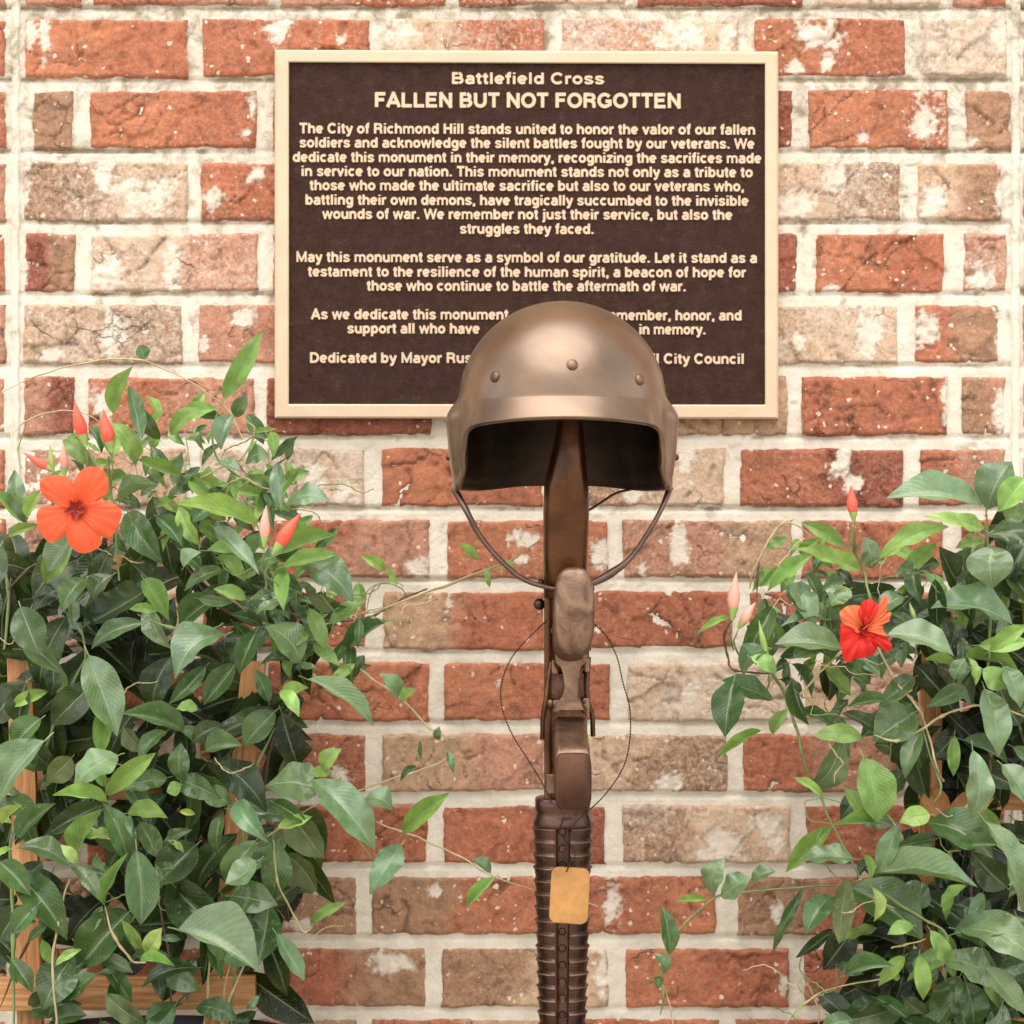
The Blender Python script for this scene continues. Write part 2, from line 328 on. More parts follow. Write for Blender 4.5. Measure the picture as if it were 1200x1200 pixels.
# visible bricks: (x0, x1, colour left, colour right, lime amount, [lime patches in px])
B = {
0: [(27,97,PNK,RED,.2,[]),(107,317,RED,PNK,.25,[]),(326,526,PNK,RED,.25,[]),(536,735,RED,PAL,.3,[]),(746,944,DRED,DRED,.1,[]),(958,1104,PAL,PAL,.5,[]),(1114,1182,PNK,RED,.2,[])],
1: [(27,222,OR,RED,.08,[(55,50,9,24),(37,40,6,16)]),(235,436,RED,RED,.12,[(330,34,20,14),(400,50,10,8)]),(449,641,PAL,RED,.3,[(470,40,20,18)]),(655,868,PNK,PAL,.42,[(800,40,30,22),(850,50,12,20)]),(882,1063,OR,RED,.12,[(963,42,24,18),(932,80,16,9),(968,72,8,14)]),(1080,1182,PAL,PAL,.5,[(1172,45,14,24)])],
2: [(36,88,BRN,BRN,.12,[]),(103,303,OR,RED,.12,[(296,128,7,22),(290,155,10,8)]),(318,508,RED,BRN,.2,[]),(522,716,RED,RED,.2,[]),(730,931,RED,DRED,.12,[]),(945,1113,OR,RED,.14,[(1083,138,20,26),(1008,162,8,8)]),(1129,1186,BRN,BRN,.15,[(1136,168,9,8)])],
3: [(25,222,BRN,PAL,.38,[(170,225,38,26),(120,205,12,20),(30,225,8,26)]),(233,432,RED,RED,.15,[(252,232,16,18),(302,205,10,8)]),(449,641,RED,BRN,.2,[]),(655,868,RED,BRN,.2,[]),(882,1057,PAL,BRN,.38,[(925,240,30,24),(980,215,12,22)]),(1072,1176,PAL,BRN,.22,[(1090,240,22,20),(1172,225,8,30)])],
4: [(27,91,DRED,BRN,.1,[(25,315,7,26)]),(105,305,PAL,PNK,.36,[(130,320,24,26),(200,310,12,30)]),(318,508,RED,BRN,.2,[]),(522,716,RED,RED,.2,[]),(730,936,RED,DRED,.12,[]),(954,1108,OR,RED,.1,[(975,338,12,8)]),(1127,1182,PNK,PNK,.3,[(1150,325,20,18)])],
5: [(25,216,TAN,BRN,.36,[(130,388,16,24),(60,415,16,12)]),(230,432,PNK,DRED,.2,[(286,373,15,10),(240,400,8,16)]),(449,641,RED,BRN,.2,[]),(655,868,RED,BRN,.2,[]),(882,1055,TAN,PAL,.45,[(1018,390,16,32),(935,400,7,9)]),(1069,1173,RED,BRN,.1,[(1087,385,19,22),(1173,385,7,32)])],
6: [(25,90,PNK,DRED,.12,[]),(100,301,RED,PNK,.2,[(118,475,16,20)]),(311,508,DRED,DRED,.06,[]),(522,716,DRED,RED,.1,[]),(726,925,TAN,TAN,.22,[]),(937,1113,RED,RED,.08,[(1108,470,7,24)]),(1125,1180,BRN,PNK,.15,[(1173,480,10,26)])],
7: [(25,222,PNK,PAL,.3,[]),(232,430,TAN,PAL,.45,[(365,560,14,26),(405,575,16,22),(320,570,24,20)]),(444,638,OR,RED,.04,[]),(652,852,BRN,PAL,.40,[(745,570,14,24),(800,545,16,20)]),(865,1060,RED,DRED,.12,[(982,548,14,12),(1000,566,14,10),(990,535,16,8)]),(1075,1180,RED,PNK,.14,[])],
8: [(25,90,PNK,RED,.2,[]),(100,301,RED,PNK,.2,[]),(311,506,RED,PNK,.14,[(490,665,14,14)]),(522,715,OR,OR,.1,[(618,632,20,11),(708,652,14,18),(612,655,10,6)]),(728,930,PNK,TAN,.22,[(795,640,9,28),(750,670,10,12)]),(938,1108,RED,RED,.16,[]),(1125,1180,RED,RED,.2,[])],
9: [(25,222,PNK,PAL,.3,[]),(235,432,RED,RED,.12,[]),(447,640,TAN,RED,.05,[(526,708,5,10)]),(653,860,RED,RED,.06,[]),(875,1060,RED,PNK,.12,[]),(1075,1180,RED,PNK,.14,[])],
10:[(25,90,PNK,RED,.2,[]),(100,301,RED,RED,.15,[]),(311,505,RED,OR,.06,[]),(518,718,OR,RED,.10,[(585,798,6,7)]),(732,925,PAL,PAL,.42,[(808,812,14,20),(865,800,24,14)]),(940,1108,PAL,PNK,.35,[]),(1125,1180,RED,RED,.2,[])],
11:[(25,222,PNK,PAL,.3,[]),(232,430,RED,RED,.12,[(400,908,13,12)]),(446,640,TAN,PNK,.22,[]),(655,855,PAL,BRN,.32,[(780,915,18,14)]),(868,1062,RED,PNK,.10,[]),(1075,1180,RED,PNK,.14,[])],
12:[(25,90,PNK,RED,.2,[]),(100,301,RED,RED,.15,[]),(310,503,RED,RED,.05,[]),(517,712,RED,DRED,.10,[]),(727,928,BRN,PAL,.38,[(850,985,26,22),(905,975,22,26),(825,1000,14,10)]),(942,1108,RED,RED,.12,[]),(1125,1180,RED,RED,.2,[])],
13:[(25,222,PNK,PAL,.3,[]),(232,420,PNK,BRN,.2,[(350,1082,18,8),(375,1040,10,8)]),(433,640,BRN,OR,.05,[(508,1045,9,7)]),(653,841,RED,OR,.08,[(716,1055,12,28)]),(863,1062,BRN,RED,.15,[(910,1068,10,14)]),(1075,1180,RED,PNK,.14,[])],
14:[(25,90,PNK,RED,.2,[]),(100,296,RED,RED,.15,[]),(308,501,RED,BRN,.06,[(458,1126,26,13)]),(515,715,BRN,PAL,.28,[(705,1140,8,24)]),(730,927,OR,RED,.05,[(918,1150,6,14)]),(940,1108,RED,RED,.08,[]),(1125,1180,RED,RED,.2,[])],
15:[(25,222,PNK,PAL,.3,[]),(232,420,PNK,BRN,.3,[]),(433,640,RED,TAN,.2,[]),(653,845,RED,OR,.12,[]),(860,1062,RED,RED,.15,[]),(1075,1180,RED,PNK,.14,[])],
}
for r in range(-1, 17):
    lst = B.setdefault(r, [])
    if not lst:
        xs = [27, 235, 449, 655, 882, 1080, 1182] if r % 2 else [36, 103, 318, 522, 730, 945, 1129, 1186]
        for a, b_ in zip(xs[:-1], xs[1:]): lst.append((a, b_-12 if b_ not in (1182, 1186) else b_, random.choice([RED, PNK, DRED]), random.choice([RED, PAL, BRN]), .2, []))
    lst += [(-196, 9, random.choice([RED, PNK]), random.choice([RED, PNK]), .2, []), (1197, 1400, PNK, random.choice([RED, PAL]), .3, [])]
brick_id = [0]
def brick(x0, x1, z0, z1, cl, cr, lime, patches, step=.0024):
    """one brick: rough height field with chipped edges and fissures, closed by a skirt into the wall"""
    sd = brick_id[0]*1.37; brick_id[0] += 1
    nx = max(6, int((x1-x0)/step)); nz = max(4, int((z1-z0)/step))
    X, Z = np.meshgrid(np.linspace(x0, x1, nx), np.linspace(z0, z1, nz), indexing='ij')
    tilt = rng.normal(0, .004); bow = rng.normal(0, .0006)
    Xw = X+.0016*fbm(X, Z, 40, 3, sd); Zw = Z+.0016*fbm(X, Z, 40, 3, sd+5)+tilt*(X-(x0+x1)/2)
    d = np.minimum(np.minimum(Xw-x0, x1-Xw), np.minimum(Zw-z0, z1-Zw))+.0012*fbm(X, Z, 110, 3, sd+2)-.0004
    edge = sstep(-.0006, .0034, d)
    proud = .0034+rng.normal(0, .0007)
    # plates
    cx = rng.uniform(x0, x1, 9); cz = rng.uniform(z0, z1, 9); ch = rng.normal(0, .00095, 9)
    Xq = X+.010*fbm(X, Z, 45, 4, sd+11); Zq = Z+.010*fbm(X, Z, 45, 4, sd+13)
    dd = np.stack([np.hypot(Xq-a, (Zq-b_)*1.3) for a, b_ in zip(cx, cz)])
    o = np.argsort(dd, axis=0); near = np.take_along_axis(dd, o[:1], 0)[0]; sec = np.take_along_axis(dd, o[1:2], 0)[0]
    plate = ch[o[0]]; gap = sec-near
    crackmask = (fbm(X, Z, 22, 2, sd+21) > .08)
    crack = np.where(crackmask, sstep(.0028, .0, gap), 0)
    h = -.009+edge*(proud+.009)+plate*edge+.0011*fbm(X, Z, 28, 4, sd+31)*edge+.0008*fbm(X, Z, 160, 3, sd+41)-.0024*crack*edge
    # pits
    pit = sstep(.42, .62, fbm(X, Z, 70, 3, sd+51)); h = h-.0022*pit*edge
    V = np.stack([X, -h, Z], -1).reshape(-1, 3)
    F = grid_faces(nx, nz)
    # skirt
    ring = [i*nz for i in range(nx)]+[(nx-1)*nz+j for j in range(1, nz)]+[i*nz+nz-1 for i in range(nx-2, -1, -1)]+[j for j in range(nz-2, 0, -1)]
    base = V[ring].copy(); base[:, 1] = .03; n0 = len(V); m = len(ring)
    SF = [[ring[k], n0+k, n0+(k+1) % m, ring[(k+1) % m]] for k in range(m)]
    V = np.concatenate([V, base]); F = np.concatenate([F, np.array(SF)])
    me = mesh_np('brick', V, F)
    t = (X-x0)/(x1-x0)+.22*fbm(X, Z, 18, 3, sd+61); t = sstep(.38, .62, t)[..., None]
    c = np.array(cl)*(1-t)+np.array(cr)*t
    c = c*(1+.10*fbm(X, Z, 14, 3, sd+71)[..., None])*(1+rng.normal(0, .04))
    c = c*(1-.45*crack*edge-.22*pit)[..., None]
    L = (lime*.62 if lime < .3 else lime*1.12)+.24*np.clip(fbm(X, Z, 20, 4, sd+81), -1, 1)*lime*2
    for (a, b_, rx, ry) in patches:
        p = P(a, b_); q = np.hypot((X-p.x)/(rx*K), (Z-p.z)/(ry*K))+.9*fbm(X, Z, 70, 4, sd+91)+.5*fbm(X, Z, 260, 2, sd+93); L = np.maximum(L, 1.0*sstep(1.5, .35, q))
    L = np.maximum(L, .6*sstep(.006, -.001, d)*sstep(-.3, .3, fbm(X, Z, 30, 2, sd+95)))
    cc = np.concatenate([c, np.clip(L, 0, 1)[..., None]], -1).reshape(-1, 4)
    cc = np.concatenate([cc, cc[ring]]); setcol(me, cc)
    ob = link('brick', me, M_BRICK, wall); return ob
for r in sorted(B):
    for (a, b_, cl, cr, lime, pt) in B[r]:
        jt = random.uniform(-1.5, 1.5); inframe = -1 < r < 16 and b_ > -20 and a < 1215
        zt = P(0, rowtop(r)+random.uniform(-1, 1)).z; zb = P(0, rowtop(r)+ROWH+random.uniform(-1, 1.5)).z
        brick(P(a, 0).x, P(b_, 0).x, zb, zt, cl, cr, lime, pt, .0022 if inframe else .006)
# outlying bricks for side steps
for r in range(-6, 19):
    z1 = P(0, rowtop(r)).z; z0 = P(0, rowtop(r)+ROWH).z
    if z0 < .005: continue
    segs = []
    if -1 <= r <= 16: segs = [(-420, -208), (1412, 1610)]
    else: segs = [(x, x+198) for x in range(-420+(r % 2)*77-(77 if r % 2 else 0), 1500, 210)]
    for a, b_ in segs:
        brick(P(a+(r % 2)*0, 0).x, P(b_, 0).x, z0, z1, random.choice([RED, PNK, DRED]), random.choice([RED, PAL, BRN]), .2, [], .009)
# mortar: one rough sheet, slightly concave joints
def mortar_sheet(x0, x1, z0, z1, step, name='mortar'):
    nx = int((x1-x0)/step); nz = int((z1-z0)/step)
    X, Z = np.meshgrid(np.linspace(x0, x1, nx), np.linspace(z0, z1, nz), indexing='ij')
    h = -.0005+.0009*fbm(X, Z, 16, 3, 3)+.0009*fbm(X, Z, 120, 3, 7)
    # joints struck hollow: lowest right under each course, flush on the brick below
    py = 600-(Z-ZC)/K; ph = ((py-ROW0) % ROWP)
    under = sstep(69, 71.5, ph)*sstep(77, 73.5, ph)
    h = h-.0044*under*(.45+.8*np.clip(fbm(X, Z, 14, 3, 17)+.3, 0, 1))
    dirt_shade = under*np.clip(.35+.9*fbm(X, Z, 25, 3, 37), 0, 1)+.5*sstep(.3, .6, fbm(X, Z, 45, 3, 47))  # shade painted along the underside of each course, plus random dirt blotches
    hole = sstep(.50, .66, fbm(X, Z, 60, 3, 27)); h = h-.002*hole
    V = np.stack([X, -h, Z], -1).reshape(-1, 3)
    me = mesh_np(name, V, grid_faces(nx, nz)); q = dirt_shade.reshape(-1, 1); setcol(me, np.concatenate([q, q, q, np.ones_like(q)], 1)); return me
xa, xb, za, zb = P(-60, 0).x, P(1260, 0).x, P(0, 1260).z, P(0, -60).z
link('mortar', mortar_sheet(xa, xb, za, zb, .0026), M_MORTAR, wall)
XL, XR, ZT = P(-440, 0).x, P(1640, 0).x, P(0, rowtop(-6)-10).z
for (a, b_, c_, d_) in ((XL, xa, 0, ZT), (xb, XR, 0, ZT), (xa, xb, 0, za), (xa, xb, zb, ZT)):
    link('mortar', mortar_sheet(a, b_, c_, d_, .012), M_MORTAR, wall)
bmw = box_bm(XL, XR, .031, .25, 0, ZT); link('wall_core', bm_mesh('wall_core', bmw), M_MORTAR, wall)
for cxp in (18, 1190):       # vertical movement joints
    V, F = [], []
    n = 260; zs = np.linspace(0, ZT, n); wj = .0052
    vv = []
    for i, z in enumerate(zs):
        wv = .0008*math.sin(i*.7)+.0006*math.sin(i*2.3)
        for k, (dx, dy) in enumerate(((-1, .002), (-.75, -.0024), (-.35, -.0012), (.35, -.0012), (.75, -.0026), (1, .002))):
            vv.append((P(cxp, 0).x+dx*wj+wv, dy, z))
    link('joint_strip', mesh_np('joint_strip', vv, grid_faces(n, 6)), M_MORTAR, wall)

# ---------------------------------------------------------------- the bronze plaque
PLY = -.016
def PP(px, py, Y=PLY):     # plaque plane, tilted a quarter degree like in the photo
    return P(px, py+(px-617)*.0035*(1-(py-60)/700), Y)
plaque = thing('memorial_plaque', 'rectangular dark brown bronze plaque with cream border and raised dedication text on the brick wall', 'plaque', tuple(PP(617, 275, 0)))
def quad_frame(name, outer, inner, y_out, y_in, mat_, bev):
    bm = bmesh.new()
    def ring(rect, y): return [bm.verts.new(PP(x, yy, y)) for (x, yy) in ((rect[0], rect[1]), (rect[2], rect[1]), (rect[2], rect[3]), (rect[0], rect[3]))]
    o, i = outer, inner; e = bev
    rings = [ring(o, -.001), ring(o, y_out+.002), ring((o[0]+2.2, o[1]+2.2, o[2]-2.2, o[3]-2.2), y_out), ring((i[0]-1.5, i[1]-1.5, i[2]+1.5, i[3]+1.5), y_out), ring(i, y_out+.0012), ring(i, y_in)]
    for a, b_ in zip(rings[:-1], rings[1:]):
        for k in range(4): bm.faces.new((a[k], a[(k+1) % 4], b_[(k+1) % 4], b_[k]))
    bmesh.ops.recalc_face_normals(bm, faces=bm.faces)
    return bm_mesh(name, bm)
child(link('border', quad_frame('border', (322, 59.5, 912, 490.5), (338.5, 74, 896.5, 474), -.020, -.0135, M_RIM, 1), M_RIM), plaque)
bm = bmesh.new(); pv = [bm.verts.new(PP(x, y, -.0150)) for x, y in ((338, 73.5), (897, 73.5), (897, 474.5), (338, 474.5))]; bm.faces.new(pv[::-1])
pv2 = [bm.verts.new(PP(x, y, -.002)) for x, y in ((323, 61), (911, 61), (911, 489), (323, 489))]; bm.faces.new(pv2)
bmesh.ops.recalc_face_normals(bm, faces=bm.faces)
child(link('panel', bm_mesh('panel', bm), M_PANEL), plaque)
LINES = [
("Battlefield Cross", 529, 708, 98.5, 13.5), ("FALLEN BUT NOT FORGOTTEN", 439, 798, 126, 17),
("The City of Richmond Hill stands united to honor the valor of our fallen", 351, 885, 157, 12),
("soldiers and acknowledge the silent battles fought by our veterans. We", 351, 884, 173.5, 12),
("dedicate this monument in their memory, recognizing the sacrifices made", 343, 892, 190.5, 12),
("in service to our nation. This monument stands not only as a tribute to", 353, 882, 207, 12),
("those who made the ultimate sacrifice but also to our veterans who,", 363, 872, 223.5, 12),
("battling their own demons, have tragically succumbed to the invisible", 358, 877, 240.5, 12),
("wounds of war. We remember not just their service, but also the", 378, 858, 257, 12),
("struggles they faced.", 539, 696, 274, 12),
("May this monument serve as a symbol of our gratitude. Let it stand as a", 347, 887, 307.5, 12),
("testament to the resilience of the human spirit, a beacon of hope for", 361, 874, 324.5, 12),
("those who continue to battle the aftermath of war.", 430, 804, 341, 12),
("As we dedicate this monument,", 365, 600, 374.5, 12), ("remember, honor, and", 708, 869, 375, 12),
("support all who have", 407, 562, 391, 12), ("in memory.", 749, 827, 391.5, 12),
("Dedicated by Mayor Russ", 363, 562, 425.5, 12), ("Hill City Council", 748, 872, 426, 12)]
def arc(cx, cy, rx, ry, a0, a1, n=9):
    return [(cx+rx*math.cos(R(a0+(a1-a0)*k/n)), cy+ry*math.sin(R(a0+(a1-a0)*k/n))) for k in range(n+1)]
def bowl(cx): return arc(cx, .265, .175, .205, 0, 360, 16)
SC_ = [(.46, .37), (.39, .455), (.27, .475), (.15, .44), (.12, .36), (.19, .295), (.36, .235), (.455, .16), (.41, .08), (.28, .053), (.15, .075), (.09, .16)]
GL = {   # grotesque letters as centre lines: advance, strokes
'a': (.56, [arc(.28, .345, .165, .13, 155, 0, 7)+[(.445, .0)], [(.445, .30), (.27, .285)]+arc(.235, .165, .135, .115, 90, 270, 7)+[(.36, .07), (.445, .15)]]),
'b': (.60, [[(.115, .72), (.115, 0)], bowl(.31)]), 'c': (.55, [arc(.29, .265, .19, .205, 42, 318, 12)]),
'd': (.60, [[(.485, .72), (.485, 0)], bowl(.29)]), 'e': (.56, [[(.10, .265), (.46, .265)], arc(.28, .265, .185, .205, 0, 318, 14)]),
'f': (.34, [[(.165, 0), (.165, .57)]+arc(.275, .57, .11, .095, 180, 90, 4)+[(.315, .66)], [(.02, .475), (.31, .475)]]),
'g': (.60, [bowl(.29), [(.485, .53), (.485, .0)]+arc(.295, -.01, .19, .135, 0, -150, 8)]),
'h': (.59, [[(.115, .72), (.115, 0)], arc(.295, .30, .18, .17, 180, 0, 8)+[(.475, 0)]]),
'i': (.27, [[(.135, 0), (.135, .52)], [(.135, .62), (.135, .72)]]), 'j': (.27, [[(.15, .52), (.15, -.06), (.10, -.135), (.02, -.14)], [(.15, .62), (.15, .72)]]),
'k': (.56, [[(.115, .72), (.115, 0)], [(.45, .52), (.13, .20)], [(.24, .32), (.48, 0)]]), 'l': (.27, [[(.135, 0), (.135, .72)]]),
'm': (.89, [[(.115, .53), (.115, 0)], arc(.28, .33, .165, .14, 180, 0, 7)+[(.445, 0)], arc(.61, .33, .165, .14, 180, 0, 7)+[(.775, 0)]]),
'n': (.59, [[(.115, .53), (.115, 0)], arc(.295, .30, .18, .17, 180, 0, 8)+[(.475, 0)]]), 'o': (.59, [arc(.295, .265, .195, .205, 0, 360, 16)]),
'p': (.60, [[(.115, .53), (.115, -.2)], bowl(.31)]), 'r': (.38, [[(.115, .53), (.115, 0)], arc(.29, .29, .175, .175, 180, 85, 5)+[(.36, .47)]]),
's': (.55, [SC_]), 't': (.34, [[(.165, .67), (.165, .13), (.205, .065), (.31, .06)], [(.02, .475), (.31, .475)]]),
'u': (.59, [[(.115, .53), (.115, .22)]+arc(.295, .22, .18, .165, 180, 360, 8), [(.475, .53), (.475, 0)]]),
'v': (.54, [[(.06, .53), (.27, .05), (.48, .53)]]), 'w': (.78, [[(.06, .53), (.22, .05), (.39, .50), (.56, .05), (.72, .53)]]),
'y': (.54, [[(.06, .53), (.28, .06)], [(.48, .53), (.27, -.06), (.20, -.135), (.08, -.14)]]), 'z': (.50, [[(.06, .47), (.42, .47), (.08, .06), (.45, .06)]]),
'A': (.70, [[(.06, 0), (.35, .68), (.64, 0)], [(.17, .22), (.53, .22)]]), 'B': (.70, [[(.36, .65), (.13, .65), (.13, .06), (.38, .06)], arc(.40, .505, .14, .145, 90, -90, 7)+[(.13, .36)], arc(.42, .21, .165, .15, 90, -90, 7)]),
'C': (.72, [arc(.37, .355, .27, .30, 38, 322, 14)]), 'D': (.72, [[(.33, .65), (.13, .65), (.13, .06), (.33, .06)], arc(.33, .355, .28, .295, 90, -90, 10)]),
'E': (.66, [[(.58, .65), (.13, .65), (.13, .06), (.60, .06)], [(.13, .37), (.54, .37)]]), 'F': (.61, [[(.56, .65), (.13, .65), (.13, 0)], [(.13, .36), (.50, .36)]]),
'G': (.77, [arc(.38, .355, .28, .30, 38, 300, 13)+[(.64, .16), (.64, .32), (.42, .32)]]), 'H': (.72, [[(.13, .72), (.13, 0)], [(.59, .72), (.59, 0)], [(.13, .37), (.59, .37)]]),
'I': (.29, [[(.145, 0), (.145, .72)]]), 'L': (.60, [[(.13, .72), (.13, .06), (.56, .06)]]), 'M': (.86, [[(.13, 0), (.13, .68), (.43, .08), (.73, .68), (.73, 0)]]),
'N': (.73, [[(.13, 0), (.13, .68), (.60, .04), (.60, .72)]]), 'O': (.77, [arc(.385, .355, .285, .30, 0, 360, 20)]),
'R': (.71, [[(.13, 0), (.13, .65), (.38, .65)], arc(.40, .50, .16, .15, 90, -90, 7)+[(.13, .35)], [(.42, .34), (.55, .24), (.57, 0)]]),
'T': (.62, [[(.03, .65), (.59, .65)], [(.31, .65), (.31, 0)]]), 'U': (.72, [[(.125, .72), (.125, .28)]+arc(.36, .28, .235, .225, 180, 360, 9)+[(.595, .72)]]),
'W': (.95, [[(.05, .72), (.25, .05), (.475, .66), (.70, .05), (.90, .72)]]),
'.': (.28, [[(.14, .0), (.14, .13)]]), ',': (.28, [[(.15, .13), (.15, .0), (.10, -.10)]]), ' ': (.28, [])}
def text_line(body, x0, x1, base, cap):
    """one raised line: every stroke is a bar with sloping flanks, clipped to its own length"""
    hw = .088; V, F = [], []; penx = 0; n_ = 0
    W = sum(GL[c][0] for c in body); sy = cap/.72; sx = (x1-x0)/(W-.06)
    for ch in body:
        adv, strokes = GL[ch]
        parts = []
        for st in strokes:
            st = [q for i, q in enumerate(st) if i == 0 or math.hypot(q[0]-st[i-1][0], q[1]-st[i-1][1]) > 1e-4]
            cur = [st[0]]
            for i in range(1, len(st)):
                cur.append(st[i])
                if i < len(st)-1:
                    a1 = math.atan2(st[i][1]-st[i-1][1], st[i][0]-st[i-1][0]); a2 = math.atan2(st[i+1][1]-st[i][1], st[i+1][0]-st[i][0])
                    if abs((a2-a1+math.pi) % (2*math.pi)-math.pi) > R(52):
                        u = (st[i][0]-st[i-1][0], st[i][1]-st[i-1][1]); l = math.hypot(*u); cur[-1] = (st[i][0]+u[0]/l*hw*.75, st[i][1]+u[1]/l*hw*.75)
                        parts.append(cur); u = (st[i+1][0]-st[i][0], st[i+1][1]-st[i][1]); l = math.hypot(*u); cur = [(st[i][0]-u[0]/l*hw*.75, st[i][1]-u[1]/l*hw*.75)]
            parts.append(cur)
        for st in parts:
            n_ += 1; top = .0012+.00004*(n_ % 7); closed = math.hypot(st[0][0]-st[-1][0], st[0][1]-st[-1][1]) < 1e-6
            p = [((x+penx-.03)*sx, y*sy) for x, y in st]; m = len(p); o = len(V)
            for i in range(m):
                a = p[(i-1) % m if not closed else (i-1 if i else m-2)] if (i or closed) else p[0]
                b_ = p[i+1] if i < m-1 else (p[1] if closed else p[-1])
                c = p[i]; d1 = (c[0]-a[0], c[1]-a[1]); d2 = (b_[0]-c[0], b_[1]-c[1])
                l1 = math.hypot(*d1) or 1; l2 = math.hypot(*d2) or 1; u1 = (d1[0]/l1, d1[1]/l1) if math.hypot(*d1) else (d2[0]/l2, d2[1]/l2); u2 = (d2[0]/l2, d2[1]/l2) if math.hypot(*d2) else u1
                nx_, ny_ = -(u1[1]+u2[1]), u1[0]+u2[0]; q = math.hypot(nx_, ny_) or 1; nx_, ny_ = nx_/q, ny_/q
                mit = 1/max(.74, nx_*-u1[1]+ny_*u1[0])
                for off, up in ((-1.12, 0), (-.80, 1), (.80, 1), (1.12, 0)):
                    k = off*mit*(hw if ch not in 'mwMWs' else hw*.86); X = x0+c[0]+nx_*k*sy; Yp = base-(c[1]+ny_*k*sy)
                    Yp += (X-617)*.0035*(1-(Yp-60)/700)
                    yy = -.0149-top*up; s = K*(D+yy)/D; V.append(((X-600)*s, yy, ZC+(600-Yp)*s))
            for i in range(m-1):
                for k in range(3): F.append([o+i*4+k, o+i*4+k+1, o+(i+1)*4+k+1, o+(i+1)*4+k])
            if not closed:
                F.append([o, o+1, o+2, o+3][::-1]); e = o+(m-1)*4; F.append([e, e+1, e+2, e+3])
        penx += adv
    me = mesh_np('text_line', V, F); me.polygons.foreach_set('use_smooth', [False]*len(me.polygons))
    child(link('text_line', me, M_RIM), plaque)
for t in LINES: text_line(*t)

# ---------------------------------------------------------------- the battlefield cross: rifle, helmet, tag
YM = -.28; s_ = SC(YM)
def loft(sections, cap=True, ns=28, name='loft'):
    """sections: (cx_px, cy_px, w_px, h_px, Y, power) ovals facing the viewer"""
    V = []
    for (cx, cy, w_, h_, Y, pw) in sections:
        c = P(cx, cy, Y); s = SC(Y)
        for k in range(ns):
            g = 2*math.pi*k/ns; a, b_ = math.cos(g), math.sin(g)
            V.append((c.x+math.copysign(abs(a)**(2/pw), a)*w_/2*s, Y, c.z+math.copysign(abs(b_)**(2/pw), b_)*h_/2*s))
    n = len(sections); F = grid_faces(n, ns, True).tolist()
    bm = bmesh.new(); vs = [bm.verts.new(v) for v in V]
    for f in F: bm.faces.new([vs[i] for i in f])
    if cap:
        bm.faces.new(vs[:ns]); bm.faces.new(vs[-ns:][::-1])
    bmesh.ops.recalc_face_normals(bm, faces=bm.faces); me = bm_mesh(name, bm)
    return me
def vloft(sections, ns=28, name='loft'):
    """sections along the height: (cx_px, y_px, halfwidth_px, halfdepth_px, power, yoff_px)"""
    V = []
    for (cx, cy, hw, hd, pw, yo) in sections:
        c = P(cx, cy, YM)
        for k in range(ns):
            g = 2*math.pi*k/ns; a, b_ = math.cos(g), math.sin(g)
            V.append((c.x+math.copysign(abs(a)**(2/pw), a)*hw*s_, YM+(yo+math.copysign(abs(b_)**(2/pw), b_)*hd)*s_, c.z))
    bm = bmesh.new(); vs = [bm.verts.new(v) for v in V]
    for f in grid_faces(len(sections), ns, True).tolist(): bm.faces.new([vs[i] for i in f])
    bm.faces.new(vs[:ns]); bm.faces.new(vs[-ns:][::-1]); bmesh.ops.recalc_face_normals(bm, faces=bm.faces)
    return bm_mesh(name, bm)
def pbox(x0, x1, y0, y1, f, b_, bev=1.5):      # px box at the rifle: f/b depth offsets in px towards viewer (negative = near)
    a = P(x0, y1, YM); c = P(x1, y0, YM)
    return box_bm(a.x, c.x, YM+f*s_, YM+b_*s_, a.z, c.z, bev*s_)
rifle = thing('bronze_rifle', 'dark bronze rifle standing muzzle down in front of the wall, its stock inside the helmet', 'rifle', (P(660, 0, YM).x, YM, 0))
def rp(name, me, m, smooth=True, label=None):
    o = link(name, me, m, smooth=smooth); child(o, rifle)
    if label: o['label'] = label
    return o
rp('stock', vloft([(668, 440, 13, 40, 4, 10), (668, 495, 15, 42, 4, 10), (667, 520, 18, 44, 3.5, 8), (665, 545, 22, 42, 3.5, 4), (663.5, 570, 26, 38, 3.5, 0), (663.5, 600, 27, 34, 4, 0), (662.5, 650, 25.5, 31, 4, 0), (662, 700, 25, 29, 4, 0)]), M_STOCK)
bm = pbox(638, 688, 690, 946, -14, 34, 4); pbox_me = bm_mesh('receiver', bm)
rp('receiver', pbox_me, M_GUN, False)
rp('upper_rail', bm_mesh('r', pbox(637.5, 646, 692, 938, -20, -4, 3)), M_STOCK, False)
rp('upper_rail', bm_mesh('r', pbox(684, 690, 700, 800, -20, -4, 2)), M_STOCK, False)
rp('rear_block', loft([(667, 770, 40, 42, YM-12*s_, 5), (668, 768, 38, 36, YM-32*s_, 4), (668, 766, 34, 26, YM-42*s_, 4)]), M_STOCK)
grip = rp('pistol_grip', loft([(667, 752, 42, 56, YM-8*s_, 3), (668, 742, 41, 70, YM-35*s_, 3), (670, 730, 43, 84, YM-65*s_, 3), (672.5, 719, 46, 99, YM-92*s_, 3.2), (673, 717, 46.5, 102, YM-98*s_, 3.2)]), M_STOCK)
child(link('grip_cap', loft([(673, 717, 47, 103.5, YM-98*s_, 2.9), (673, 716.5, 48, 105, YM-101*s_, 2.9), (673, 716.5, 46, 102, YM-105*s_, 2.8), (673, 716.5, 38, 92, YM-108*s_, 2.7), (673, 716.5, 20, 56, YM-110*s_, 2.4)]), M_WORN_GLINT, smooth=True), grip)
